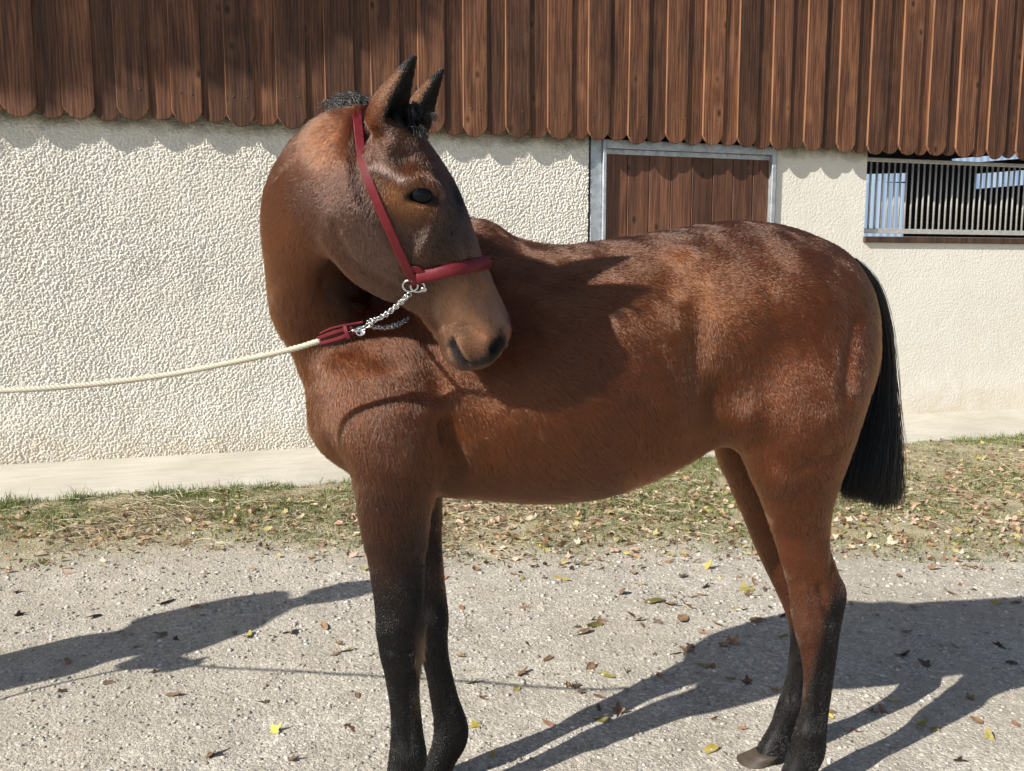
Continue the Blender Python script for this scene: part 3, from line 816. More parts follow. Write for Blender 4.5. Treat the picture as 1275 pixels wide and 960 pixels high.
# ---- ears
def ear(base, tip, Y0, Y1, wb, facing, bend):
    b, t = A3(*base, Y0), A3(*tip, Y1)
    ax_ = t - b; Lr = np.linalg.norm(ax_); ax_ /= Lr
    fc = np.array(facing, float); fc -= ax_*(fc@ax_); fc /= np.linalg.norm(fc)
    sd = np.cross(ax_, fc)
    R, R2 = [], []
    for s_, w_, d_ in ((-.15,.9,.85),(0.03,1.0,1.0),(.2,.97,.95),(.4,.82,.78),(.6,.61,.58),(.78,.41,.40),(.91,.25,.25),(1.0,.11,.12)):
        c_ = b + ax_*Lr*s_ - fc*bend*math.sin(max(s_,0)*math.pi)*0.6
        R.append(np.concatenate([c_, fc*wb*.72*d_, sd*wb*w_*.85]))
        if s_ > 0: R2.append(np.concatenate([c_ + fc*wb*.72*(d_*.62+.12), fc*wb*.72*d_*.80, sd*wb*(w_*.85*.80)]))
    A, lo, hi = sdf_of(*loft(R, sub=5, seg=28))
    A2, lo2, hi2 = sdf_of(*loft(R2, sub=5, seg=28))
    o = lo2 - lo
    sl = tuple(slice(max(a, 0), max(a, 0)+n) for a, n in zip(o, A2.shape)); 
    sub = A[sl]; A2 = A2[:sub.shape[0], :sub.shape[1], :sub.shape[2]]
    A[sl] = -smin(-sub, A2, .004)
    return (A, lo, hi), b, t
e1, EB1, ET1 = ear((480,152),(519,68),1.673,1.643,.050,(.84,-.36,-.20),.006)
e2, EB2, ET2 = ear((515,160),(554,84),1.770,1.763,.044,(.84,-.36,-.20),.006)
union(*e2, .014); union(*e1, .014)

# ---- surface
blk = FLD
for ax_ in range(3):                                   # light blur of the field
    blk = (np.roll(blk, 1, ax_) + np.roll(blk, -1, ax_) + 2*blk) * 0.25
FLD = blk
g = vdb.FloatGrid(0.06); g.copyFromArray(FLD, tolerance=0.0)
pts, quads = g.convertToQuads(isovalue=0.0)
V = np.array(pts, float)*H + G0; Q = np.array(quads, np.int64)
# keep the largest connected piece
par = np.arange(len(V))
lab = np.arange(len(V))
for _ in range(400):
    mn = lab[Q].min(1); new = lab.copy()
    for k in range(4): np.minimum.at(new, Q[:, k], mn)
    new = new[new]
    if (new == lab).all(): break
    lab = new
main = np.bincount(lab).argmax(); keep = lab == main
remap = np.cumsum(keep) - 1; Q = remap[Q[keep[Q].all(1)]]; V = V[keep]
nq = np.cross(V[Q[:,1]]-V[Q[:,0]], V[Q[:,2]]-V[Q[:,0]]); 
vol = (nq * V[Q[:,0]]).sum()
if vol < 0: Q = Q[:, ::-1].copy()
def vnormals(V, Q):
    n = np.cross(V[Q[:,2]]-V[Q[:,0]], V[Q[:,3]]-V[Q[:,1]]); N = np.zeros_like(V)
    for k in range(4): np.add.at(N, Q[:, k], n)
    return N/(np.linalg.norm(N, axis=1, keepdims=True)+1e-12)
def smooth(V, Q, it, lam=0.5):
    deg = np.zeros(len(V)); E = np.vstack([Q[:, [0,1]], Q[:, [1,2]], Q[:, [2,3]], Q[:, [3,0]]])
    np.add.at(deg, E[:, 0], 1); np.add.at(deg, E[:, 1], 1)
    for _ in range(it):
        for l_ in (lam, -lam*1.03):
            S = np.zeros_like(V); np.add.at(S, E[:, 0], V[E[:, 1]]); np.add.at(S, E[:, 1], V[E[:, 0]])
            V = V + l_*(S/deg[:, None] - V)
    return V
V = smooth(V, Q, 3)
HN = vnormals(V, Q)
HV, HQ = V, Q
print("horse verts", len(V))
# ================================================================== coat colours and hair flow
def gauss(P, c, r): 
    return np.exp(-(((P - np.array(c))/np.array(r))**2).sum(-1))
def seg_dist(P, pts):
    D = np.full(len(P), 9.0); pts = np.array(pts)
    for a, b in zip(pts[:-1], pts[1:]):
        ab = b - a; t = np.clip(((P - a)@ab)/(ab@ab), 0, 1)
        D = np.minimum(D, np.linalg.norm(P - a - t[:, None]*ab, axis=1))
    return D
def sstep(x, a, b):
    t = np.clip((x - a)/(b - a), 0, 1); return t*t*(3-2*t)
def nz3(P, sc, seed):
    return value_noise2(P[:, 0]*sc + P[:, 1]*sc*.71 + seed*7.3 + 200, P[:, 2]*sc + P[:, 1]*sc*.37 + seed*3.1 + 200, seed)
HEADC = Cc
def regions(P):
    dh = seg_dist(P, HEADC)
    dn = seg_dist(P, NECK_C[3:])
    inhead = sstep((P - HEADC[0])@HAX + 0.02 - 0.35*np.maximum(0, dh-.12), -0.05, 0.03) * (1 - sstep(dh + .075*sstep((P - HEADC[0])@HAX, .18, .34), .115, .172)) * (P[:, 1] < 1.925)
    return dh, dn, inhead
def leg_id(P):
    """height-based blackness for the four legs"""
    z = P[:, 2]; front = P[:, 0] < 0.25
    return z, front
def coat_colour(P, N):
    n = len(P)
    base = np.array([0.145, 0.056, 0.0235]); col = np.tile(base, (n, 1))
    def mixc(c, w): 
        nonlocal col
        w = np.clip(w, 0, 1)[:, None]; col = col*(1-w) + np.array(c)*w
    dh, dn, hd_ = regions(P)
    nb = nz3(P, 9, 31); nf = nz3(P, 40, 32)
    # broad variation: darker along the topline and shoulder, redder on barrel and quarters
    mixc((0.215, 0.082, 0.026), gauss(P, A3(860,370,1.98), (.14,.3,.12))*.7)
    mixc((0.195, 0.072, 0.024), gauss(P, A3(610,530,1.95), (.20,.3,.13))*.75)
    mixc((0.185, 0.058, 0.021), gauss(P, A3(1040,430,2.0), (.12,.3,.16))*.6)
    mixc((0.088, 0.032, 0.016), gauss(P, A3(505,440,1.95), (.055,.3,.20))*.6)
    mixc((0.075, 0.028, 0.016), gauss(P, A3(490,600,2.0), (.12,.3,.14))*.65)
    mixc((0.075, 0.028, 0.015), sstep(P[:, 2], 1.32, 1.40)*(P[:, 0] > 0.0)*.5)
    mixc((0.17, 0.09, 0.045), gauss(P, A3(890,520,2.02), (.05,.2,.05))*.4)
    mixc((0.10, 0.036, 0.016), (nb - .5)*0.7); mixc((0.20, 0.075, 0.030), (.5 - nb)*0.5)
    # far legs and inside legs a little duller
    # black points
    front = P[:, 0] < 0.25
    z = P[:, 2]
    zf = np.where(P[:, 1] < 2.13, 0.60, 0.60); zh = 0.47
    wf = (1 - sstep(z + (nb-.5)*.10 - 0.25*np.maximum(0, (P[:, 0]+.27)), 0.44, 0.84))*front
    rear_edge = np.clip((P[:, 0] - (0.728 + 0.22*np.maximum(0, z-.55)))/.05, 0, 1)*(1 - sstep(z, .60, .74))
    wh = (1 - sstep(z + (nb-.5)*.06 - 0.30*rear_edge, 0.17, 0.38))*(~front)
    mixc((0.040, 0.019, 0.013), (1 - sstep(z + (nb-.5)*.1, 0.68, 0.96))*front*.85)
    mixc((0.06, 0.028, 0.018), (1 - sstep(z, .40, .62))*(~front)*.6)
    mixc((0.004, 0.0033, 0.0035), wf); mixc((0.004, 0.0033, 0.0035), wh)
    # feathery pale-brown hair behind the fore knees
    mixc((0.12, 0.078, 0.048), gauss(P, A3(521,800,2.03), (.008,.05,.060))*.7*(P[:,1] < 2.14))
    mixc((0.09, 0.052, 0.028), gauss(P, A3(520,870,2.03), (.008,.05,.04))*.6*(P[:,1] < 2.14))
    mixc((0.09, 0.05, 0.028), gauss(P, A3(549,720,2.2), (.02,.06,.05))*.6)
    # neck
    mixc((0.155, 0.060, 0.026), (1 - sstep(dn, .10, .17))*(1-hd_)*(1 - sstep(P[:,1], 1.84, 1.95))*.7)
    mixc((0.07, 0.028, 0.015), gauss(P, A3(372,245,1.70), (.05,.1,.035))*.55)
    mixc((0.12, 0.055, 0.033), gauss(P, A3(360,370,1.93), (.035,.12,.08))*.6)
    # head
    h_al = (P - HEADC[0])@HAX; h_up = (P - HEADC[0])@HUP
    mixc((0.105, 0.052, 0.033), hd_)
    gr_ = gauss(P, hp_s(472,298), (.060,.09,.070)); mixc((0.185, 0.125, 0.105), gr_*hd_*.9*(0.6+0.8*nf))
    mixc((0.38, 0.18, 0.066), gauss(P, hp_s(496,245), (.038,.06,.032))*hd_*.85)
    mixc((0.27, 0.125, 0.052), gauss(P, hp_s(517,262), (.032,.04,.016))*hd_*.8)
    mixc((0.10, 0.048, 0.024), gauss(P, hp_s(515,190), (.045,.06,.035))*hd_*.6)
    mixc((0.010, 0.0085, 0.009), gauss(P, hp_s(565,238), (.031,.08,.10))*hd_*1.1)  # dark front of the face, its shade put into the coat colour too
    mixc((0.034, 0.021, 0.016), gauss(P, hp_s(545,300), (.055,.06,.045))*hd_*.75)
    mixc((0.050, 0.030, 0.022), gauss(P, hp_s(510,375), (.05,.05,.035))*hd_*.6)
    mixc((0.15, 0.078, 0.045), gauss(P, hp_s(592,318), (.030,.06,.030))*hd_*.5)
    mixc((1.05, 0.68, 0.46), gauss(P, hp_s(592,392), (.062,.08,.050))*hd_*.95)
    mixc((1.1, 0.76, 0.53), gauss(P, hp_s(562,425), (.016,.05,.035))*hd_*.85)
    mixc((0.17, 0.115, 0.075), gauss(P, hp_s(580,412), (.016,.03,.028))*hd_*.75)
    mixc((0.022, 0.019, 0.019), np.exp(-(seg_dist(P, [hp_s(585,451), hp_s(604,449)])/.0115)**4)*1.1*(P[:,1] < 1.915))
    mixc((0.016, 0.014, 0.014), np.exp(-(seg_dist(P, [hp_s(610,446), hp_s(621,428), hp_s(621,412)])/.0150)**4)*1.2*(P[:,1] < 1.915))
    mixc((0.006, 0.005, 0.005), np.exp(-(seg_dist(P, [hp_s(508,245), hp_s(524,244), hp_s(541,249)])/.0115)**2)*1.2*(P[:,1] < 1.915))
    mixc((0.50, 0.41, 0.37), np.exp(-(seg_dist(P, [hp_s(466,206), hp_s(484,213), hp_s(504,224)])/.0075)**2)*.75*(P[:,1] < 1.915))  # sunlit gleam along the brow ridge, painted into the coat
    mixc((0.30, 0.17, 0.09), np.exp(-(seg_dist(P, [hp_s(505,254), hp_s(516,262), hp_s(530,264)])/.0055)**2)*.9*(P[:,1] < 1.915))
    mixc((0.26, 0.13, 0.055), np.exp(-(seg_dist(P, [hp_s(504,236), hp_s(514,228), hp_s(530,227)])/.006)**2)*.7*(P[:,1] < 1.915))
    mixc((0.070, 0.070, 0.074), np.exp(-(seg_dist(P, [hp_s(563,427), hp_s(568,440), hp_s(574,451)])/.0105)**4)*1.0*(P[:,1] < 1.915))
    mixc((0.018, 0.016, 0.016), np.exp(-(seg_dist(P, [hp_s(563,419), hp_s(571,434), hp_s(581,451)])/.0042)**2)*1.0*(P[:,1] < 1.915))
    mixc((0.45, 0.33, 0.25), np.exp(-(seg_dist(P, [hp_s(566,419), hp_s(574,434), hp_s(584,448)])/.0030)**2)*.6*(P[:,1] < 1.915))
    # dark cleft of forelock between the ears, dark ear rims and tips
    mixc((0.010, 0.009, 0.010), np.exp(-(seg_dist(P, [EB2*.7+EB1*.3 + HAX*.03, EB2 + HAX*.02])/.026)**2)*1.2)
    for eb, et in ((EB1, ET1), (EB2, ET2)):
        ax_ = et - eb; L_ = np.linalg.norm(ax_); ax_ = ax_/L_
        t = ((P - eb)@ax_)/L_; d = np.linalg.norm(P - eb - (t*L_)[:, None]*ax_, axis=1)
        on = (d < .05)*(t > .08)*(t < 1.2)
        mixc((0.17, 0.078, 0.032), on*.8*sstep(t, .05, .25))
        mixc((0.012, 0.010, 0.010), on*sstep(t, .64, .78))
        fx = N@np.array([.93, -.05, -.1])
        mixc((0.010, 0.009, 0.009), on*sstep(fx, .15, .45)*sstep(t, .02, .12))
    col *= (0.86 + 0.28*nf)[:, None]*1.0
    g_ = col.mean(1, keepdims=True); col = g_ + (col - g_)*1.12          # strands scatter several times: richer, darker fibre colour
    return np.clip(np.clip(col, 0, 1.4)*np.array([.435,.368,.343]), .0012, 1)
_tree = BVHTree.FromPolygons([tuple(v) for v in HV], [tuple(int(i) for i in q_) for q_ in HQ])
_hps = {}
def hp_s(px, py):
    if (px, py) not in _hps:
        h_ = _tree.ray_cast(CAMP, ray(px, py).normalized())
        _hps[(px, py)] = np.array(h_[0]) if h_[0] is not None else A3(px, py, 1.75)
    return _hps[(px, py)]
def snap(px, py, off=0.0, Y=1.7):
    h_ = _tree.ray_cast(CAMP, ray(px, py).normalized())
    if h_[0] is None: return Vector(at(px, py, Y)), Vector((0, -1, 0))
    return h_[0] + h_[1]*off, h_[1]
# hair flow: direction towards which the hair lies, as control points
FLOW = [((600,330,1.95),(.9,.1,-.45)),((600,450,1.93),(.75,0,-.65)),((600,580,1.97),(.55,0,-.85)),((700,350,1.95),(.95,.05,-.25)),((700,450,1.93),(.85,0,-.5)),((720,580,1.97),(.65,0,-.75)),
        ((800,320,1.98),(.95,.1,-.3)),((800,430,1.95),(.8,0,-.6)),((820,540,1.99),(.5,0,-.9)),((860,330,2.0),(.75,.05,-.5)),((870,440,2.0),(.35,0,-.95)),((885,500,2.0),(.2,0,-1)),
        ((930,310,2.01),(.95,.1,-.25)),((950,400,1.99),(.8,0,-.5)),((1000,330,2.03),(.9,.1,-.4)),((1050,380,2.08),(.6,.2,-.8)),((1040,480,2.03),(.35,.1,-.95)),((960,500,1.98),(.5,0,-.85)),((970,580,2.0),(.3,0,-.95)),
        ((990,680,2.1),(.2,0,-1)),((1015,760,2.1),(.1,0,-1)),((1015,880,2.1),(.05,0,-1)),((1000,960,2.1),(-.2,0,-1)),((960,700,2.3),(.3,0,-1)),((990,830,2.3),(-.05,0,-1)),
        ((430,480,1.97),(.3,0,-.95)),((500,450,1.94),(.35,0,-.95)),((450,420,1.96),(.3,.05,-.95)),((490,560,1.97),(.15,0,-1)),((490,650,2.0),(.1,0,-1)),((500,780,2.03),(.12,0,-1)),((505,900,2.04),(.05,0,-1)),((540,700,2.16),(.15,0,-1)),((560,860,2.17),(.2,0,-1)),
        ((400,520,2.05),(.1,.2,-1)),((530,370,1.96),(.7,0,-.7)),
        ((350,280,1.860),(-.25,.75,-.6)),((360,210,1.770),(-.5,.5,-.6)),((410,170,1.720),(-.75,.2,-.6)),((390,250,1.750),(-.55,.5,-.7)),((345,360,1.980),(.1,.5,-.9)),((370,420,2.060),(.2,.3,-.95)),((400,290,1.790),(-.4,.6,-.7)),((380,330,1.890),(0,.6,-.8)),
        ((440,250,1.640),(-.3,.1,-.95)),((440,300,1.650),(.15,.05,-.95)),((480,330,1.680),(.35,.05,-.9)),((470,250,1.630),(0,.05,-1)),((500,260,1.630),(.3,.05,-.95)),((520,200,1.640),(.2,.05,-.95)),((550,260,1.660),(.35,.1,-.9)),((560,330,1.710),(.4,.1,-.9)),((590,380,1.740),(.35,.1,-.9)),((550,400,1.750),(.2,.1,-.95)),
        ((480,130,1.610),(.45,-.05,.85)),((505,100,1.610),(.45,0,.85)),((535,120,1.730),(.4,0,.9)),((470,160,1.640),(.4,-.05,.4)),((455,170,1.650),(-.3,0,-.95))]
FP = np.array([A3(*f[0]) for f in FLOW]); FD = np.array([np.array(f[1], float)/np.linalg.norm(f[1]) for f in FLOW])
def flow_at(P, N):
    D = np.zeros_like(P)
    for i in range(0, len(P), 40000):
        p = P[i:i+40000]; d2 = ((p[:, None, :] - FP[None])**2).sum(-1) + 1e-4
        w_ = 1/d2**2; D[i:i+40000] = w_@FD
    D /= np.linalg.norm(D, axis=1, keepdims=True)
    D -= N*(D*N).sum(1, keepdims=True)
    return D/(np.linalg.norm(D, axis=1, keepdims=True)+1e-9)

horse = empty("horse", (0.25, 2.15, 0))
tag(horse, "bay young horse standing side on with its head turned back along its flank", "horse")
def rel(V): return np.asarray(V, float) - np.array([0.25, 2.15, 0.0])
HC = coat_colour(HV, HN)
m = NT("bay_coat_skin")
a_ = m.n('ShaderNodeAttribute', attribute_name='coat')
m.set(Base_Color=a_.outputs['Color'], Roughness=0.5, Specular_IOR_Level=0.2)
bn = m.noise(m.coord(), 220, 3, 0.6); m.bump(bn.outputs[0], 0.25, 0.002)
me = mesh_np("horse_body", rel(HV), HQ.astype(np.int32), True)
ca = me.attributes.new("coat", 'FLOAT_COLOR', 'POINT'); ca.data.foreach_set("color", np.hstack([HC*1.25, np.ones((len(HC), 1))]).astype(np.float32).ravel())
body = link("body", me, horse, m.m)

# ---- short coat: hair curves lying along the flow
def curves_obj(name, P0, pts, radius, colors, parent, mat, tip=0.3):
    """pts: (n, k, 3) strand points; radius (n,)"""
    n, k, _ = pts.shape
    hc = bpy.data.hair_curves.new(name)
    hc.add_curves([k]*n)
    hc.attributes["position"].data.foreach_set("vector", pts.astype(np.float32).ravel()) if "position" in hc.attributes else hc.points.foreach_set("position", pts.astype(np.float32).ravel())
    ra = hc.attributes.get("radius") or hc.attributes.new("radius", 'FLOAT', 'POINT')
    taper = np.linspace(1, tip, k)[None, :]
    ra.data.foreach_set("value", (radius[:, None]*taper).astype(np.float32).ravel())
    ca = hc.attributes.new("coat", 'FLOAT_COLOR', 'CURVE')
    ca.data.foreach_set("color", np.hstack([colors, np.ones((n, 1))]).astype(np.float32).ravel())
    o = bpy.data.objects.new(name, hc); COL.objects.link(o); o.parent = parent
    hc.materials.append(mat); return o
def hair_mat(name, rough=0.30, radial=0.45, mul=1.0, ior=1.55):
    m = NT(name); a_ = m.n('ShaderNodeAttribute', attribute_name='coat')
    hi_ = m.n('ShaderNodeHairInfo')
    tone = m.ramp(hi_.outputs['Random'], [(0.0, 0.75*mul), (1.0, 1.25*mul)])
    hb = m.n('ShaderNodeBsdfHairPrincipled', model='CHIANG', parametrization='COLOR')
    m.l(m.mix(1.0, a_.outputs['Color'], tone, 'MULTIPLY'), hb.inputs['Color'])
    hb.inputs['Roughness'].default_value = rough; hb.inputs['Radial Roughness'].default_value = radial; hb.inputs['IOR'].default_value = ior
    # black fibres: almost no inner scatter, a tight dark gloss
    bw = m.n('ShaderNodeRGBToBW'); m.l(a_.outputs['Color'], bw.inputs[0])
    blk_ = m.ramp(bw.outputs[0], [(0.003, 1.0), (0.009, 0.0)])
    m.set(Base_Color=(.006, .005, .005), Roughness=0.26, Specular_IOR_Level=0.42)
    mx = m.n('ShaderNodeMixShader'); m.l(blk_, mx.inputs[0]); m.l(hb.outputs[0], mx.inputs[1]); m.l(m.b.outputs[0], mx.inputs[2])
    m.l(mx.outputs[0], m.t.nodes['Material Output'].inputs[0])
    return m.m
M_fur = hair_mat("short_coat_hair", 0.21, 0.45)
N_FUR = 600000
n4 = np.cross(HV[HQ[:,2]]-HV[HQ[:,0]], HV[HQ[:,3]]-HV[HQ[:,1]]); area = np.linalg.norm(n4, axis=1)*.5
cen = HV[HQ].mean(1)
dens = np.where(cen[:, 1] < 1.90, 1.8, 1.0)                       # finer on neck and head
nearside = (n4/(np.linalg.norm(n4, axis=1, keepdims=True)+1e-12))
dens = dens*np.where(nearside[:, 1] > 0.45, 0.25, 1.0)            # thinner where only other cameras look
pr = area*dens; pr /= pr.sum()
fi = rng.choice(len(HQ), N_FUR, p=pr)
uu, vv = rng.random(N_FUR), rng.random(N_FUR)
qa = HQ[fi]
bil = lambda A: (A[qa[:,0]]*((1-uu)*(1-vv))[:,None] + A[qa[:,1]]*(uu*(1-vv))[:,None] + A[qa[:,2]]*(uu*vv)[:,None] + A[qa[:,3]]*((1-uu)*vv)[:,None])
P = bil(HV); N = bil(HN); N /= np.linalg.norm(N, axis=1, keepdims=True)
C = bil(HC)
Fl = flow_at(P, N)
side = np.cross(N, Fl)
jit = rng.normal(0, .16, N_FUR) + (nz3(P, 30, 41) - .5)*0.9
Fl = Fl*np.cos(jit)[:, None] + side*np.sin(jit)[:, None]
dh, dn, hd_ = regions(P)
Lh = 0.013 + 0.004*nz3(P, 8, 44)
Lh = np.where(hd_ > .5, .0075, Lh); Lh = np.where(P[:, 2] < .68, .0055, Lh)
dmz = np.linalg.norm(P - hp_s(590,440), axis=1); Lh = np.where(dmz < .06, .004, Lh)
knee = np.exp(-(((P - A3(521,800,2.03))/np.array([.016,.05,.08]))**2).sum(1)); Lh = Lh + .022*knee
Lh = Lh + .008*np.exp(-(((P - A3(850,560,2.0))/np.array([.15,.2,.10]))**2).sum(1)) + .006*np.exp(-(((P - A3(650,610,2.05))/np.array([.3,.2,.05]))**2).sum(1))
Lh = np.where((P[:,0] > .55)&(P[:,2] > .62), Lh*.72, Lh)
for eb, et in ((EB1, ET1), (EB2, ET2)): Lh = np.where(seg_dist(P, [eb+(et-eb)*.15, et]) < .05, .0035, Lh)
Lh *= rng.uniform(.6, 1.25, N_FUR)
bald = (seg_dist(P, [hp_s(511,245), hp_s(537,248)]) < .0125) | (np.exp(-(seg_dist(P, [hp_s(610,446), hp_s(621,428), hp_s(621,412)])/.012)**2) > .5)
ok = ~bald
P, N, C, Fl, Lh = P[ok], N[ok], C[ok], Fl[ok], Lh[ok]
lift = np.clip(rng.normal(.20, .09, len(P)), .04, .6)[:, None] + .35*knee[ok][:, None]
p1 = P + (Fl*.5 + N*lift*.62)*Lh[:, None]
p2 = P + (Fl*1.0 + N*lift*.95 + np.array([0, 0, -.06]))*Lh[:, None]
strands = np.stack([P - N*.0005, p1, p2], 1) - np.array([0.25, 2.15, 0])
# sun-bleached hair tips and a few pale guard hairs
C = C*rng.uniform(.75, 1.3, (len(C), 1)); pale = rng.random(len(C)) < .03; C[pale] = C[pale]*1.4 + .01
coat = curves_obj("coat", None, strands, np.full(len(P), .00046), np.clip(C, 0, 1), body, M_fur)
tag(coat, kind="stuff")
# ================================================================== horse details: eye, hooves, tail, mane
M_eye = NT("dark_wet_eye"); M_eye.set(Base_Color=(0.003, 0.004, 0.006), Roughness=0.03, Specular_IOR_Level=0.16)
def sphere(name, c, r, axes=None, seg=24, rings=14, mat=None, parent=None, org=(0.25, 2.15, 0)):
    bm = bmesh.new(); bmesh.ops.create_uvsphere(bm, u_segments=seg, v_segments=rings, radius=1.0)
    A = np.array(axes) if axes is not None else np.eye(3)
    for v in bm.verts:
        l_ = np.array(v.co)*np.array(r); w_ = np.array(c) + l_@A - np.array(org); v.co = w_
    return link(name, bm_mesh(bm, name, True), parent, mat)
sphere("eye", EYE + HLAT*(-.0092) - e_h*.001, (.0225,.0172,.0190), EFR, mat=M_eye.m, parent=horse)
# the far eye, mirrored over the middle plane of the head
def mirror(p): 
    p = np.array(p); c_ = Cc[2]; 
    return p - 2*HLAT*((p - c_)@HLAT)
e2m = mirror(EYE); h_ = _tree.find_nearest(Vector(e2m))
sphere("eye", np.array(h_[0]) + HLAT*.006, (.0185,.0165,.0185), FR, mat=M_eye.m, parent=horse)
M_lid = plain("dark_eyelid_skin", (0.012, 0.010, 0.010), 0.45)

M_hoof = NT("horn_hoof"); c = M_hoof.coord(); hz_ = M_hoof.noise(M_hoof.mapping(c, (6, 6, 60)), 2.0, 4)
M_hoof.set(Base_Color=M_hoof.ramp(hz_.outputs[0], [(0.3, (0.038, 0.029, 0.021)), (0.7, (0.085, 0.065, 0.047))]), Roughness=0.6); M_hoof = M_hoof.m
def hoof(top_c, half, Yc):
    """horn capsule from the coronet down to the ground, toe to the left"""
    tc = np.array(top_c); Rr = []
    z0 = float(gz_at(tc[0], tc[1])) - .002
    for t, gx_, fx in ((0, .98, 0.0), (.35, 1.07, -.012), (.7, 1.16, -.026), (1.0, 1.24, -.040)):
        z_ = tc[2]*(1-t) + z0*t
        Rr.append([tc[0] + fx, tc[1], z_ , half*gx_, 0, 0, 0, half*gx_*.95, 0])
    V, Fq, T = loft(Rr, sub=3, seg=28, ex=2.2)
    fcs = [tuple(int(i) for i in q_) for q_ in Fq] + [tuple(int(i) for i in q_) for q_ in T]
    me = mesh_np("hoof", rel(V), fcs, True)
    return link("hoof", me, horse, M_hoof)
hoof(A3(485,1012,1.995), .041, 0); hoof(A3(534,974,2.19), .041, 0); hoof(A3(979,984,2.12), .039, 0); hoof(A3(955,936,2.305), .036, 0)

# ---- black hair strands in bundles
M_black = hair_mat("black_mane_tail_hair", 0.28, 0.4)
def strands_from(guides, n_per, spread0, spread1, k, radius, seed, col=(0.0022,0.002,0.0024), wave=.004):
    r = np.random.default_rng(seed); out = []
    for gpts in guides:
        gpts = cr(np.array(gpts, float), max(2, int(k/ (len(gpts)-1)) + 1))
        ts = np.linspace(0, len(gpts)-1, k); i0 = np.minimum(ts.astype(int), len(gpts)-2); f = (ts - i0)[:, None]
        base = gpts[i0]*(1-f) + gpts[i0+1]*f
        o = r.normal(0, 1, (n_per, 3)); o /= np.maximum(1, np.linalg.norm(o, axis=1, keepdims=True)/1.6)
        sp = (spread0*(1 - np.linspace(0,1,k)) + spread1*np.linspace(0,1,k))[None, :, None]
        ph = r.random((n_per, 1, 3))*6.28; fr = r.uniform(1.5, 4, (n_per, 1, 1))
        wv_ = wave*np.sin(ph + fr*np.linspace(0, 3, k)[None, :, None])*np.linspace(0, 1, k)[None, :, None]
        ln = 1 - .20*r.random(n_per)**2.2
        S = base[None] + o[:, None, :]*sp + wv_
        # trim strand ends unevenly
        tt = np.linspace(0, 1, k)[None, :]*ln[:, None]*(k-1)
        j0 = np.minimum(tt.astype(int), k-2); ff = (tt - j0)[..., None]
        ar = np.arange(n_per)[:, None]
        out.append(S[ar, j0]*(1-ff) + S[ar, j0+1]*ff)
    P_ = np.vstack(out)
    return P_, np.full(len(P_), radius), np.tile(np.array(col), (len(P_), 1))*r.uniform(.6, 1.6, (len(P_), 1))
# tail: dock core plus long strands
L_edge = [(1057,322),(1074,350),(1087,392),(1090,430),(1083,480),(1068,525),(1053,565),(1045,600),(1043,612)]
R_edge = [(1068,330),(1090,352),(1103,395),(1107,440),(1111,490),(1116,535),(1119,575),(1119,605),(1119,629)]
YT = [2.23,2.25,2.27,2.28,2.28,2.27,2.26,2.25,2.25]
core = []
for (a, b, Y, d) in zip(L_edge, R_edge, YT, (.028,.034,.036,.040,.048,.055,.06,.055,.05)):
    A_, B__ = A3(*a, Y), A3(*b, Y); core.append(np.concatenate([(A_+B__)/2, (B__-A_)/2*.86, [0, d*.8, 0]]))
core[-1][3:] *= .8
V, Fq, T = loft(core, sub=4, seg=24)
M_core = plain("black_tail_core", (0.005, 0.005, 0.006), 0.6, var=0.3)
tail = link("tail", mesh_np("tail", rel(V), [tuple(int(i) for i in q_) for q_ in Fq] + [tuple(int(i) for i in q_) for q_ in T], True), horse, M_core)
guides = []
r_ = np.random.default_rng(5)
for i in range(150):
    f = r_.uniform(.02, .98); th = r_.random()*2*math.pi; rad = math.sqrt(r_.random())
    f = .5 + .49*rad*math.cos(th); dy = rad*math.sin(th)
    cut = r_.choice([0,0,0,1,2])
    gd = []
    for k_, (a, b, Y, d) in enumerate(zip(L_edge, R_edge, YT, (.022,.026,.03,.036,.044,.05,.055,.055,.055))):
        if k_ < cut: continue
        p = A3(*a, Y)*(1-f) + A3(*b, Y)*f; p = p + np.array([0, dy*d, 0]); gd.append(p)
    # the switch is cut almost square, a little longer behind
    guides.append(gd)
Pt, rt, ct = strands_from(guides, 42, .004, .012, 14, .00055, 3)
P2, r2, c2 = strands_from(guides[::3], 7, .005, .030, 14, .00045, 4, wave=.010)
Pt, rt, ct = np.vstack([Pt, P2]), np.concatenate([rt, r2]), np.vstack([ct, c2*1.8 + np.array([.004, .0015, .0005])])
th_ = curves_obj("tail_hair", None, rel(Pt.reshape(-1,3)).reshape(Pt.shape), rt, ct, tail, M_black, tip=.5); tag(th_, kind="stuff")
# mane: short upright foal mane along the crest, falling to the far side
crest = []
for px_, py_, Y in ((585,285,2.13),(520,262,2.13),(460,235,2.10),(415,205,2.04),(385,188,1.95),(388,165,1.86),(412,144,1.785),(436,133,1.74),(456,126,1.715)):
    n_ = _tree.find_nearest(Vector(A3(px_, py_-25, Y))); crest.append(np.array(n_[0]))
crest = cr(crest, 10)
mg = []
for i in range(0, len(crest)-1):
    c_ = crest[i]; away = np.array([.02, .05, -.002]) if i < len(crest)-19 else np.array([-.006, .008, .0075])
    fl = np.array([0, .05, -.05]) if i < len(crest)-19 else np.array([-.010, .010, -.003])
    for q_ in range(3):
        j_ = r_.normal(0, .006, 3); mg.append([c_ + j_ - np.array([0,0,.004]), c_ + j_ + away*.6, c_ + j_*1.4 + away + fl*.6, c_ + j_*1.8 + away + fl*1.5])
Pm, rm, cm = strands_from(mg, 26, .004, .008, 7, .00055, 11, wave=.002)
mn_ = curves_obj("mane", None, rel(Pm.reshape(-1,3)).reshape(Pm.shape), rm, cm, horse, M_black, tip=.4); tag(mn_, kind="stuff")
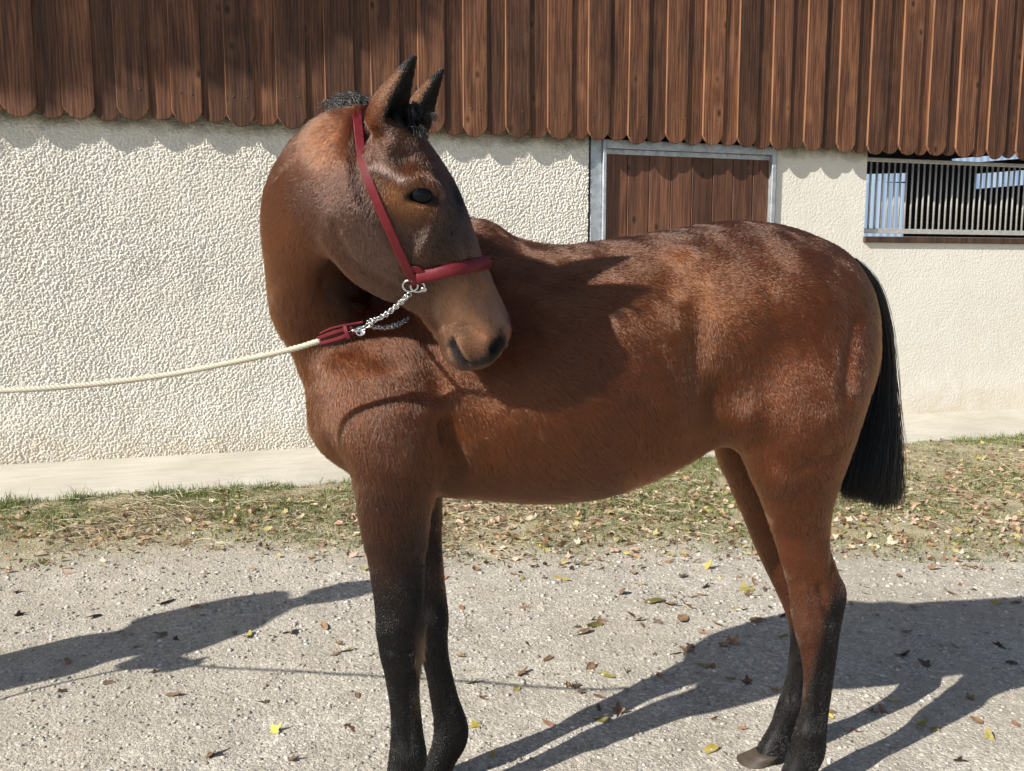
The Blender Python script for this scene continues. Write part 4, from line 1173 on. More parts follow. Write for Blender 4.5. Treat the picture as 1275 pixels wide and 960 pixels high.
# forelock between the ears
fg = []
fb = np.array(snap(510,154)[0])
for i in range(26):
    j_ = r_.normal(0, .008, 3); b_ = fb + j_*1.2
    fg.append([b_ - np.array([.004,-.004,.004]), b_ + np.array([.002,-.004,.013]) + j_, b_ + np.array([.007,-.006,.008]) + j_, b_ + np.array([.011,-.008,-.006]) + j_])
Pf, rf, cf = strands_from(fg, 24, .003, .005, 7, .0005, 12, wave=.002)
fo = curves_obj("forelock", None, rel(Pf.reshape(-1,3)).reshape(Pf.shape), rf, cf, horse, M_black, tip=.4); tag(fo, kind="stuff")

# ================================================================== red halter
M_red = NT("dark_red_leather"); c = M_red.coord()
rn = M_red.noise(c, 45, 5, 0.6); rf_ = M_red.noise(c, 420, 3, 0.6)
M_red.set(Base_Color=M_red.ramp(rn.outputs[0], [(0.3, (0.095, 0.008, 0.013)), (0.7, (0.15, 0.014, 0.020))]), Roughness=M_red.ramp(rn.outputs[0], [(0.3, 0.42), (0.7, 0.58)]), Specular_IOR_Level=0.25)
M_red.bump(M_red.math('ADD', rf_.outputs[0], M_red.math('MULTIPLY', rn.outputs[0], .5)), 0.25, 0.001); M_red = M_red.m
M_chrome = NT("bright_chain_steel"); c = M_chrome.coord(); cn = M_chrome.noise(c, 90, 4)
M_chrome.set(Base_Color=M_chrome.ramp(cn.outputs[0], [(0.3, (0.48, 0.49, 0.50)), (0.7, (0.70, 0.71, 0.73))]), Metallic=1.0, Roughness=0.24); M_chrome = M_chrome.m
h_o = np.array(snap(518,350)[0])
halter = empty("halter", tuple(h_o)); tag(halter, "dark red leather halter with a padded noseband on the horse's head", "halter")
def relh(V): return np.asarray([tuple(v) for v in V], float) - h_o
def strap(name, path, normals, width, thick, sub=6, roll=0.0, closed=False, parent=halter, org=None, mat=None):
    """flat strap swept along path; normals point off the skin"""
    P_ = cr(np.array([tuple(p) for p in path], float), sub); N_ = cr(np.array([tuple(n) for n in normals], float), sub)
    N_ /= np.linalg.norm(N_, axis=1, keepdims=True)
    T_ = np.gradient(P_, axis=0); T_ /= np.linalg.norm(T_, axis=1, keepdims=True)
    S_ = np.cross(T_, N_); S_ /= np.linalg.norm(S_, axis=1, keepdims=True)
    if roll > 0: prof = [(math.cos(a)*width/2*(1 if abs(math.cos(a)) > .3 else 1), math.sin(a)*thick/2) for a in np.linspace(0, 2*math.pi, 17)[:-1]]
    else:
        w_, t_, b_ = width/2, thick/2, min(.0012, thick*.35)
        prof = [(-w_, -t_+b_), (-w_+b_, -t_), (w_-b_, -t_), (w_, -t_+b_), (w_, t_-b_), (w_-b_, t_), (-w_+b_, t_), (-w_, t_-b_)]
    k = len(prof)
    V = np.vstack([P_[i] + S_[i]*a + N_[i]*b for i in range(len(P_)) for a, b in prof])
    n = len(P_); Fc = [(i*k+j, i*k+(j+1)%k, (i+1)*k+(j+1)%k, (i+1)*k+j) for i in range(n-1) for j in range(k)]
    Fc += [tuple(range(k-1, -1, -1)), tuple((n-1)*k + j for j in range(k))]
    me = mesh_np(name, V - (h_o if org is None else org), Fc, roll > 0)
    bm = bmesh.new(); bm.from_mesh(me); bmesh.ops.recalc_face_normals(bm, faces=bm.faces); bm.to_mesh(me); bm.free()
    return link(name, me, parent, mat or M_red)
def on_skin(pxs, off):
    P_, N_ = [], []
    for p in pxs:
        a, n = snap(p[0], p[1], 0, 1.75); P_.append(a); N_.append(n)
    # even the normals so that the strap lies without twisting
    Nn = np.array([tuple(n) for n in N_]); 
    for _ in range(3): Nn[1:-1] = (Nn[:-2] + 2*Nn[1:-1] + Nn[2:])/4
    Nn /= np.linalg.norm(Nn, axis=1, keepdims=True)
    return [Vector(tuple(p)) + Vector(tuple(n))*off for p, n in zip(P_, Nn)], [Vector(tuple(n)) for n in Nn]
ck = [(442,149),(444,162),(448,180),(453,200),(461,224),(470,246),(480,272),(490,296),(500,318),(509,337),(517,350)]
pc, nc_ = on_skin(ck, .0055)
# over the poll to the far side
over_p = [mirror(np.array(p)) for p in pc]; 
far_p, far_n = [], []
for p in over_p:
    h_ = _tree.find_nearest(Vector(p)); far_p.append(h_[0] + h_[1]*.0055); far_n.append(h_[1])
ov = []
for px_, py_, Y in ((441,141,1.70),(445,135,1.74),(452,138,1.785),(462,152,1.815)):
    h_ = _tree.find_nearest(Vector(A3(px_, py_, Y))); ov.append((h_[0] + h_[1]*.0055, h_[1]))
full_p = pc[::-1] + [o_[0] for o_ in ov] + far_p[5::2]; full_n = nc_[::-1] + [o_[1] for o_ in ov] + far_n[5::2]
fp_ = np.array([tuple(p) for p in full_p]); fn_ = np.array([tuple(n) for n in full_n])
for _ in range(3):
    fp_[1:-1] = (fp_[:-2] + 2*fp_[1:-1] + fp_[2:])/4; fn_[1:-1] = (fn_[:-2] + 2*fn_[1:-1] + fn_[2:])/4
fn_ /= np.linalg.norm(fn_, axis=1, keepdims=True)
for i_ in range(len(fp_)):
    h_ = _tree.find_nearest(Vector(fp_[i_])); fp_[i_] = np.array(h_[0] + h_[1]*.0100)
for _ in range(3): fp_[1:-1] = (fp_[:-2] + 2*fp_[1:-1] + fp_[2:])/4
strap("cheek_strap", fp_, fn_, .0165, .0040)
# noseband: a loop in the plane through the ring, around the face
ring_c = np.array(snap(519,352)[0])
A_, B__ = np.array(snap(522,345)[0]), np.array(snap(604,327)[0])
e1_ = (B__ - A_)/np.linalg.norm(B__ - A_); pn = np.cross(e1_, np.array(CAMP) - A_); pn /= np.linalg.norm(pn)
e2_ = np.cross(pn, e1_)
if e2_@HLAT < 0: e2_ = -e2_
t_ax = ((A_ - Cc[5])@pn)/(HAX@pn); cen_n = Cc[5] + HAX*t_ax
def loop_pts(a0, a1, n, off, c0=cen_n):
    P_, N_ = [], []
    for a in np.linspace(a0, a1, n):
        d = e1_*math.cos(a) + e2_*math.sin(a)
        h_ = _tree.ray_cast(Vector(c0 + d*.30), Vector(-d))
        if h_[0] is None: continue
        nn = np.array(h_[1]); nn -= pn*(nn@pn); nn /= np.linalg.norm(nn)
        P_.append(np.array(h_[0]) + nn*off); N_.append(nn)
    N_ = np.array(N_)
    for _ in range(4): N_[1:-1] = (N_[:-2] + 2*N_[1:-1] + N_[2:])/4; 
    N_ /= np.linalg.norm(N_, axis=1, keepdims=True)
    P_ = np.array(P_)
    for _ in range(2): P_[1:-1] = (P_[:-2] + 2*P_[1:-1] + P_[2:])/4
    return P_, N_
angA = math.atan2((A_ - cen_n)@e2_, (A_ - cen_n)@e1_)
Pn_, Nn_ = loop_pts(angA, angA - math.pi*1.25, 26, .0105)
strap("noseband", Pn_, Nn_, .0255, .015, sub=4, roll=1)
# rings joining cheek strap, noseband and chain
def torus_np(c, nrm, R_, r_, seg=20, k=7, stretch=None):
    c = np.array(c); nrm = np.array(nrm)/np.linalg.norm(nrm); a = np.cross(nrm, [0.31, 0.2, 0.93]); a /= np.linalg.norm(a); b = np.cross(nrm, a)
    if stretch is not None: 
        a = np.array(stretch[0], float); a -= nrm*(a@nrm); a /= np.linalg.norm(a); b = np.cross(nrm, a)
    el = stretch[1] if stretch is not None else 1.0
    V, Fc = [], []
    for i in range(seg):
        t = 2*math.pi*i/seg; ct, st_ = math.cos(t), math.sin(t)
        p = c + a*R_*el*ct + b*R_*st_; o = a*ct + b*st_
        for j in range(k):
            q_ = 2*math.pi*j/k; V.append(p + o*r_*math.cos(q_) + nrm*r_*math.sin(q_))
    for i in range(seg):
        for j in range(k):
            i2, j2 = (i+1)%seg, (j+1)%k; Fc.append((i*k+j, i*k+j2, i2*k+j2, i2*k+j))
    return np.array(V), Fc
sk, sn = snap(511,352); sn_ = np.array(sn)
V, Fc = torus_np(np.array(snap(511,352)[0]) + sn_*.009, sn_, .0140, .0022); link("ring", mesh_np("ring", V - h_o, Fc, True), halter, M_chrome)
sk2, sn2 = snap(520,353); V, Fc = torus_np(np.array(sk2) + np.array(sn2)*.009, sn2, .0130, .0022); link("ring", mesh_np("ring", V - h_o, Fc, True), halter, M_chrome)
# keeper loop and short tab between ring and noseband
pk, nk = on_skin([(508,334),(516,332),(524,336),(530,344)], .007); strap("keeper", pk, nk, .014, .0035)
bc = np.array(snap(527,358)[0]); sphere("stud", bc + np.array(snap(527,358)[1])*.006, (.007,.007,.004), np.stack([np.cross(HUP, np.array(snap(527,358)[1])), HUP, np.array(snap(527,358)[1])]), 16, 10, M_chrome, halter, org=h_o)

# ================================================================== lead: chain, leather end, rope
lead_o = np.array(at(405,423,1.79))
lead = empty("lead_rope", tuple(lead_o)); tag(lead, "cream lead rope with a steel chain clipped to the red halter", "lead rope")
link_me = None
def chain(P0, P1, sag, n, tw=0.0, seed=0, L=.0125, W=.0045):
    global link_me
    P0, P1 = np.array(P0), np.array(P1)
    pts_ = [P0*(1-t) + P1*t - np.array([0, 0, sag*4*t*(1-t)]) for t in np.linspace(0, 1, n+1)]
    if link_me is None:
        V, Fc = torus_np((0,0,0), (0,0,1), W, .0013, 14, 6, stretch=((1,0,0), 1.75)); link_me = mesh_np("chain_link", V, Fc, True); link_me.materials.append(M_chrome)
    for i in range(n):
        a, b = pts_[i], pts_[i+1]; d = Vector(b - a); ln = d.length
        o = link("chain_link", link_me, lead)
        q_ = d.to_track_quat('X', 'Z'); q2 = q_ @ Matrix.Rotation((i % 2)*math.pi/2 + tw*i + .6, 3, 'X').to_quaternion()
        o.rotation_mode = 'QUATERNION'; o.rotation_quaternion = q2; o.location = Vector((a+b)/2 - lead_o); sc_ = ln/.0112; o.scale = (sc_, 1.0, 1.0)
rA = np.array(snap(511,360)[0]) + np.array(snap(511,360)[1])*.012
cl = np.array(at(447,411,1.79)); 
chain(rA, np.array(at(462,402,1.79)), .004, 18); chain(np.array(at(462,402,1.79)), cl, .001, 5)
chain(rA + np.array([-.006,.004,-.004]), np.array(at(458,400,1.79)), .010, 18, .25)
# second length of chain under the jaw, through the far ring
cj = np.array(snap(510,394)[0]) + np.array([0, .005, -.004]); 
chain(cj, np.array(at(461,405,1.79)), .012, 15, .3); chain(cj + np.array([0, .006, .004]), np.array(at(461,407,1.79)), .009, 15, .2)
# swivel snap
V, Fc = torus_np(cl + np.array([.003,0,-.002]), (0.1,-.9,.3), .0085, .0019); link("snap_ring", mesh_np("snap_ring", V - lead_o, Fc, True), lead, M_chrome)
a_, b_ = np.array(at(434,413,1.79)), np.array(at(449,412,1.79))
V, Fc = tube_np([a_, a_*.5+b_*.5 + np.array([0,0,.002]), b_], [.0032,.0040,.0026], 10); link("snap_bolt", mesh_np("snap_bolt", np.array([tuple(v) for v in V]) - lead_o, Fc, True), lead, M_chrome)
V, Fc = tube_np([b_ + np.array([.002,0,-.006]), b_ + np.array([.002,0,.006])], [.003,.003], 8); link("snap_lever", mesh_np("snap_lever", np.array([tuple(v) for v in V]) - lead_o, Fc, True), lead, M_chrome)
# red leather end folded round the rope
la, lb = np.array(at(399,424,1.79)), np.array(at(440,411,1.79)); ldir = (lb-la)/np.linalg.norm(lb-la); lup = np.cross(ldir, [0,-1,0]); lup /= np.linalg.norm(lup); lup = -lup if lup[2] < 0 else lup; lout = np.cross(lup, ldir); lout = lout if lout[1] < 0 else -lout
for q_, w_ in ((.0065, .007), (-.0065, .007)):
    P_ = [la + lup*q_*.8 - ldir*.004, (la+lb)/2 + lup*q_*1.05 + lout*.003, lb + lup*q_*.7]; strap("leather_end", P_, [lout]*3, w_, .0085, sub=4, parent=lead, org=lead_o)
P_ = [la + lup*.013 + ldir*.004, (la+lb)/2 + lup*.016, np.array(at(452,401,1.79))]; strap("leather_end", P_, [lout]*3, .0045, .006, sub=4, parent=lead, org=lead_o)
P_ = [lb - ldir*.012 + lup*.013 + lout*.007, lb - ldir*.012 + lout*.010, lb - ldir*.012 - lup*.013 + lout*.007]; strap("leather_end", P_, [lout]*3, .008, .006, sub=4, parent=lead, org=lead_o)
# rope: three twisted strands
HAND = Vector((-2.30, 1.98, 1.02))
M_rope = NT("cream_cotton_rope"); c = M_rope.coord(); n1 = M_rope.noise(c, 300, 4, .7); n2 = M_rope.noise(c, 6, 4)
M_rope.set(Base_Color=M_rope.mix(M_rope.ramp(n2.outputs[0], [(0.4, 0.0), (0.7, 0.6)]), (0.54, 0.50, 0.40), (0.44, 0.40, 0.31)), Roughness=0.9, Specular_IOR_Level=0.15); M_rope.bump(n1.outputs[0], 0.5, 0.0015); M_rope = M_rope.m
RP = [(399,424,1.79),(370,433,1.788),(330,442.5,1.785),(280,453,1.78),(200,468,1.775),(100,480,1.765),(0,486,1.755)]
rpts = [np.array(at(*p)) for p in RP]
rpts += [np.array([-1.35,1.82,1.055]), np.array([-1.8,1.90,1.035]), np.array(HAND) + np.array([.05,0,0]), np.array(HAND) + np.array([-.06,.01,.0]), np.array(HAND) + np.array([-.10,.03,-.16]), np.array(HAND) + np.array([-.06,.04,-.42]), np.array(HAND)+np.array([.0,.05,-.62])]
rp = cr(rpts, 40)
d_ = np.concatenate([[0], np.cumsum(np.linalg.norm(np.diff(rp, axis=0), axis=1))])
ss_ = np.arange(0, d_[-1], .004); rp = np.stack([np.interp(ss_, d_, rp[:, k]) for k in range(3)], 1)
acc = Acc()
tg = np.gradient(rp, axis=0); tg /= np.linalg.norm(tg, axis=1, keepdims=True)
aa = np.cross(tg, [0, 1, 0]); aa /= np.linalg.norm(aa, axis=1, keepdims=True); bb = np.cross(tg, aa)
for k in range(3):
    an = ss_/.028*2*math.pi + k*2*math.pi/3
    acc.add(*tube_np(rp + (aa*np.cos(an)[:, None] + bb*np.sin(an)[:, None])*.0030, .0034, 7))
o = link("rope", acc.mesh("rope", True), lead, M_rope); o.data.transform(Matrix.Translation(-Vector(lead_o)))
# ================================================================== loose stones, grass, straw and leaves
def stone_template(seed):
    r = np.random.default_rng(seed); bm = bmesh.new(); bmesh.ops.create_icosphere(bm, subdivisions=1, radius=1.0)
    v = np.array([tuple(q_.co) for q_ in bm.verts]); f = np.array([[q_.index for q_ in t.verts] for t in bm.faces]); bm.free()
    v = v*(1 + r.uniform(-.28, .28, (len(v), 1))); v[:, 2] *= r.uniform(.45, .75); v[:, 0] *= r.uniform(.9, 1.3)
    return v, f
ST = [stone_template(k) for k in range(14)]
def visible_xy(n, y0, y1, dens_near=1.0):
    """random ground points in and a little outside the view"""
    Y = np.exp(rng.uniform(np.log(y0), np.log(y1), n)); X = rng.uniform(-0.72, 0.72, n)*Y
    return X, Y
def scatter_stones(name, n, smin_, smax_, mat, label, y0=1.9, y1=4.9, powr=2.2, only_soil=False):
    X, Y = visible_xy(n, y0, y1)
    q = q_of(X, Y); e = grass_edge(s_of(X, Y))
    keep = (q > APR + .06) & (rng.random(n) < np.where(q < e - .1, .65, 1.0))
    X, Y = X[keep], Y[keep]; n = len(X)
    S = smin_ + (smax_ - smin_)*rng.random(n)**powr*1.0
    S *= np.clip(Y/2.6, .8, 1.4)
    Z = gz_at(X, Y)
    VV, FF = [], []; off = 0
    which = rng.integers(0, len(ST), n); ang = rng.uniform(0, 6.28, n)
    vcol = []
    for k in range(len(ST)):
        m_ = which == k; v, f = ST[k]; nk = m_.sum()
        if nk == 0: continue
        ca, sa = np.cos(ang[m_]), np.sin(ang[m_])
        vx = v[None, :, 0]*ca[:, None] - v[None, :, 1]*sa[:, None]; vy = v[None, :, 0]*sa[:, None] + v[None, :, 1]*ca[:, None]
        s3 = S[m_][:, None]
        P_ = np.stack([X[m_][:, None] + vx*s3, Y[m_][:, None] + vy*s3, Z[m_][:, None] + (v[None, :, 2] + .12)*s3], -1).reshape(-1, 3)
        FF.append((f[None] + (np.arange(nk)*len(v))[:, None, None] + off).reshape(-1, 3)); VV.append(P_); off += len(P_)
        vcol.append(np.repeat(rng.random(nk), len(v)))
    me = mesh_np(name, np.vstack(VV), np.vstack(FF).astype(np.int32), True)
    a_ = me.attributes.new("tone", 'FLOAT', 'POINT'); a_.data.foreach_set("value", np.concatenate(vcol).astype(np.float32))
    o = link(name, me, None, mat); tag(o, label, None, None, "stuff"); return o
m = NT("loose_limestone"); a_ = m.n('ShaderNodeAttribute', attribute_name='tone'); c = m.coord(); n1 = m.noise(c, 180, 4, .6)
base = m.ramp(a_.outputs['Fac'], [(0.0, (0.22, 0.20, 0.17)), (0.3, (0.34, 0.31, 0.265)), (0.72, (0.46, 0.43, 0.38)), (0.95, (0.55, 0.525, 0.475)), (1.0, (0.70, 0.68, 0.64))])
m.set(Base_Color=m.mix(1.0, base, m.ramp(n1.outputs[0], [(0.3, .8), (0.7, 1.12)]), 'MULTIPLY'), Roughness=0.9, Specular_IOR_Level=0.25)
M_stone = m.m
scatter_stones("gravel_stones", 16000, .0016, .0085, M_stone, "loose limestone chips lying over the yard", powr=3.2)
scatter_stones("grit", 26000, .0010, .0034, M_stone, "fine pale grit between the larger chips", y1=4.2, powr=1.2)

# ---- grass blades
def blades(name, X, Y, hgt, wid, lean, col, mat, label):
    n = len(X); Z = gz_at(X, Y) - .004
    az = rng.uniform(0, 6.28, n); la = rng.uniform(.1, 1.0, n)*lean
    dx, dy = np.cos(az), np.sin(az); fa = az + rng.uniform(.9, 2.2, n); wx, wy_ = np.cos(fa)*wid/2, np.sin(fa)*wid/2
    ts = (0, .4, .75, 1.0); ws = (1, .85, .55, 0)
    rows = []
    for t, w_ in zip(ts, ws):
        bx = X + dx*hgt*la*t**1.7; by = Y + dy*hgt*la*t**1.7; bz = Z + hgt*t*np.sqrt(np.maximum(.08, 1 - (la*t)**2*.75))
        if w_ > 0: rows += [np.stack([bx - wx*w_, by - wy_*w_, bz], 1), np.stack([bx + wx*w_, by + wy_*w_, bz], 1)]
        else: rows += [np.stack([bx, by, bz], 1)]
    V_ = np.stack(rows, 1)                                    # n,7,3
    b = np.arange(n)[:, None]*7
    T_ = np.concatenate([b + np.array(t) for t in ((0,1,3),(0,3,2),(2,3,5),(2,5,4),(4,5,6))], 0)
    me = mesh_np(name, V_.reshape(-1, 3), T_.astype(np.int32), True)
    ca = me.attributes.new("coat", 'FLOAT_COLOR', 'POINT'); ca.data.foreach_set("color", np.hstack([np.repeat(col, 7, 0), np.ones((n*7, 1))]).astype(np.float32).ravel())
    o = link(name, me, None, mat); tag(o, label, None, None, "stuff"); return o
m = NT("grass_and_straw"); a_ = m.n('ShaderNodeAttribute', attribute_name='coat')
m.set(Base_Color=a_.outputs['Color'], Roughness=0.6, Specular_IOR_Level=0.3)
tr = m.n('ShaderNodeBsdfTranslucent'); m.l(a_.outputs['Color'], tr.inputs[0]); mx = m.n('ShaderNodeMixShader'); mx.inputs[0].default_value = .25
m.l(m.b.outputs[0], mx.inputs[1]); m.l(tr.outputs[0], mx.inputs[2]); m.l(mx.outputs[0], m.t.nodes['Material Output'].inputs[0])
M_grass = m.m
def strip_points(n, over=0.0, s0=-1.3, s1=12.0):
    s = rng.uniform(s0, s1, n); e = grass_edge(s)
    q = APR + .01 + (e + over - APR)*rng.random(n)
    X = WA.x + WT.x*s + WN.x*q; Y = WA.y + WT.y*s + WN.y*q
    return X, Y, s, q, e
def patch(X, Y, sc, seed): return value_noise2(X*sc + 70, Y*sc + 70, seed)
greens = np.array([[.11,.17,.035],[.145,.215,.045],[.19,.24,.065],[.075,.115,.03],[.28,.26,.105]])
X, Y, s, q, e = strip_points(240000, .10)
pn_ = patch(X, Y, 2.2, 51)*.55 + patch(X, Y, 6.5, 52)*.45
near_ap = np.exp(-((q - APR)/.10)**2)
frac = (q - APR)/(e - APR)
keep = rng.random(len(X)) < np.clip((pn_ - .36)*3.2, 0.04, 1)*(1 - .80*sstep(frac, .5, 1.05))*np.where(s < 2.2, .75, 1.1) + near_ap*.9*np.clip((pn_-.22)*3, .1, 1)
X, Y, q, pn_ = X[keep], Y[keep], q[keep], pn_[keep]; n = len(X)
col = greens[rng.choice(5, n, p=[.3,.3,.2,.1,.1])]*rng.uniform(.7, 1.3, (n, 1))
tall = np.exp(-((q - APR)/.12)**2)*np.clip((pn_-.35)*4, 0, 1)
blades("grass", X, Y, rng.uniform(.012, .036, n) + 0.07*tall*rng.random(n)**1.5, rng.uniform(.0022, .0042, n), .95, col, M_grass, "short autumn grass along the concrete apron")
# dry straw, flat on the ground
X, Y, s, q, e = strip_points(52000, .10)
frac = (q - APR)/(e - APR)
keep = rng.random(len(X)) < np.where(s < 3.4, .9, .35)*np.exp(-((frac - .5)/.38)**2)*np.clip((patch(X, Y, 3, 55) - .2)*2, .1, 1); X, Y = X[keep], Y[keep]; n = len(X)
straw = np.array([[.50,.41,.24],[.60,.53,.36],[.36,.28,.16],[.66,.60,.44],[.17,.115,.065]])[rng.choice(5, n)]*rng.uniform(.7, 1.1, (n, 1))
def straws(name, X, Y, L, w, col, label):
    n = len(X); Z = gz_at(X, Y) + rng.uniform(.002, .030, n); az = rng.uniform(0, 6.28, n); tl = rng.normal(0, .16, n)
    d = np.stack([np.cos(az)*np.cos(tl), np.sin(az)*np.cos(tl), np.sin(tl)], 1)*L[:, None]/2; sd = np.stack([-np.sin(az), np.cos(az), np.zeros(n)], 1)*w[:, None]/2; up = np.array([0, 0, 1])*w[:, None]*.5
    P_ = np.stack([X, Y, Z], 1); bend = np.stack([np.zeros(n), np.zeros(n), rng.uniform(0, .15, n)*L], 1)
    R_ = []
    for t in (-1, 0, 1):
        c_ = P_ + d*t + (bend if t == 0 else 0); R_ += [c_ - sd, c_ + up, c_ + sd]
    V_ = np.stack(R_, 1); b = np.arange(n)[:, None]*9
    Qs = np.concatenate([b + np.array(t) for t in ((0,1,4,3),(1,2,5,4),(3,4,7,6),(4,5,8,7))], 0)
    me = mesh_np(name, V_.reshape(-1, 3), Qs.astype(np.int32)); ca = me.attributes.new("coat", 'FLOAT_COLOR', 'POINT')
    ca.data.foreach_set("color", np.hstack([np.repeat(col, 9, 0), np.ones((n*9, 1))]).astype(np.float32).ravel())
    o = link(name, me, None, M_grass); tag(o, label, None, None, "stuff"); return o
straws("straw", X, Y, rng.uniform(.02, .16, n)*rng.uniform(.35, 1, n), rng.uniform(.0016, .0046, n), straw, "loose dry straw scattered through the grass")

# ---- leaf litter in the grass (uncountable) and single leaves on the gravel
def leaf_outline(kind, r):
    if kind == 0:      # lobed
        a = np.linspace(0, 2*math.pi, 23)[:-1]; rad = 1 + .38*np.cos(5*a) + .10*np.cos(10*a + .5) ; rad *= .62 + .25*np.cos(a)
        return np.stack([np.cos(a)*rad + .1, np.sin(a)*rad*1.0], 1)
    if kind == 1:      # oval
        a = np.linspace(0, 2*math.pi, 17)[:-1]; return np.stack([np.cos(a), np.sin(a)*.48*(1 - .25*np.cos(a)) + 0*a], 1)
    a = np.linspace(0, 2*math.pi, 15)[:-1]; return np.stack([np.cos(a), np.sin(a)*.30 + .12*np.cos(a)**2], 1)
def leaf_mesh(name, seed, curl):
    r = random.Random(seed); o_ = leaf_outline(r.choice([0, 0, 1, 1, 2]), r); n = len(o_)
    inner = o_*.5
    def z(p):
        return curl*(.45*p[1]**2 + .35*p[0]**2*math.sin(seed) + .12*math.sin(4*p[0] + seed)*p[1]) + .05*math.sin(7*p[1] + seed)
    V_ = [(p[0], p[1], z(p)) for p in o_] + [(p[0], p[1], z(p) - .03) for p in inner] + [(0, 0, z((0, 0)) - .06)]
    Fc = [(i, (i+1) % n, n+(i+1) % n, n+i) for i in range(n)] + [(n+i, n+(i+1) % n, 2*n) for i in range(n)]
    # stalk
    k = len(V_); V_ += [(-.75, .02, .03), (-.75, -.02, .03), (-1.5, -.015 + .2*math.sin(seed), .10 + .1*curl), (-1.5, .015 + .2*math.sin(seed), .10 + .1*curl)]; Fc.append((k, k+1, k+2, k+3))
    return mesh_np(name, np.array(V_), Fc, True)
def leaf_mat(name, c0, c1, c2):
    m = NT(name); c = m.coord(); oi = m.n('ShaderNodeObjectInfo'); n1 = m.noise(c, 2.2, 5, .65); n2 = m.noise(c, 9, 4, .7)
    base = m.ramp(n1.outputs[0], [(0.32, c0), (0.5, c1), (0.7, c2)])
    base = m.mix(m.ramp(n2.outputs[0], [(0.55, 0), (0.75, .6)]), base, (0.10, 0.055, 0.025))
    tn = m.n('ShaderNodeMapRange'); tn.inputs['To Min'].default_value = .65; tn.inputs['To Max'].default_value = 1.3; m.l(oi.outputs['Random'], tn.inputs['Value'])
    base = m.mix(1.0, base, tn.outputs[0], 'MULTIPLY')
    m.set(Base_Color=base, Roughness=0.62, Specular_IOR_Level=0.35); m.bump(n2.outputs[0], .4, .003); return m.m
LM = {"brown": leaf_mat("brown_dry_leaf", (.11,.066,.036), (.20,.122,.068), (.30,.195,.115)), "russet": leaf_mat("russet_leaf", (.16,.085,.048), (.27,.150,.085), (.37,.235,.145)),
      "yellow": leaf_mat("yellow_leaf", (.36,.27,.05), (.50,.40,.08), (.42,.36,.12)), "olive": leaf_mat("olive_leaf", (.10,.095,.028), (.19,.17,.05), (.29,.23,.075)), "dark": leaf_mat("dark_curled_leaf", (.045,.032,.024), (.085,.055,.038), (.13,.085,.055))}
LMESH = {(k, j): leaf_mesh("leaf", j*7 + i*131, (.35, .6, .9)[j % 3]) for i, k in enumerate(LM) for j in range(6)}
for (k, j), me in LMESH.items(): me.materials.append(LM[k])
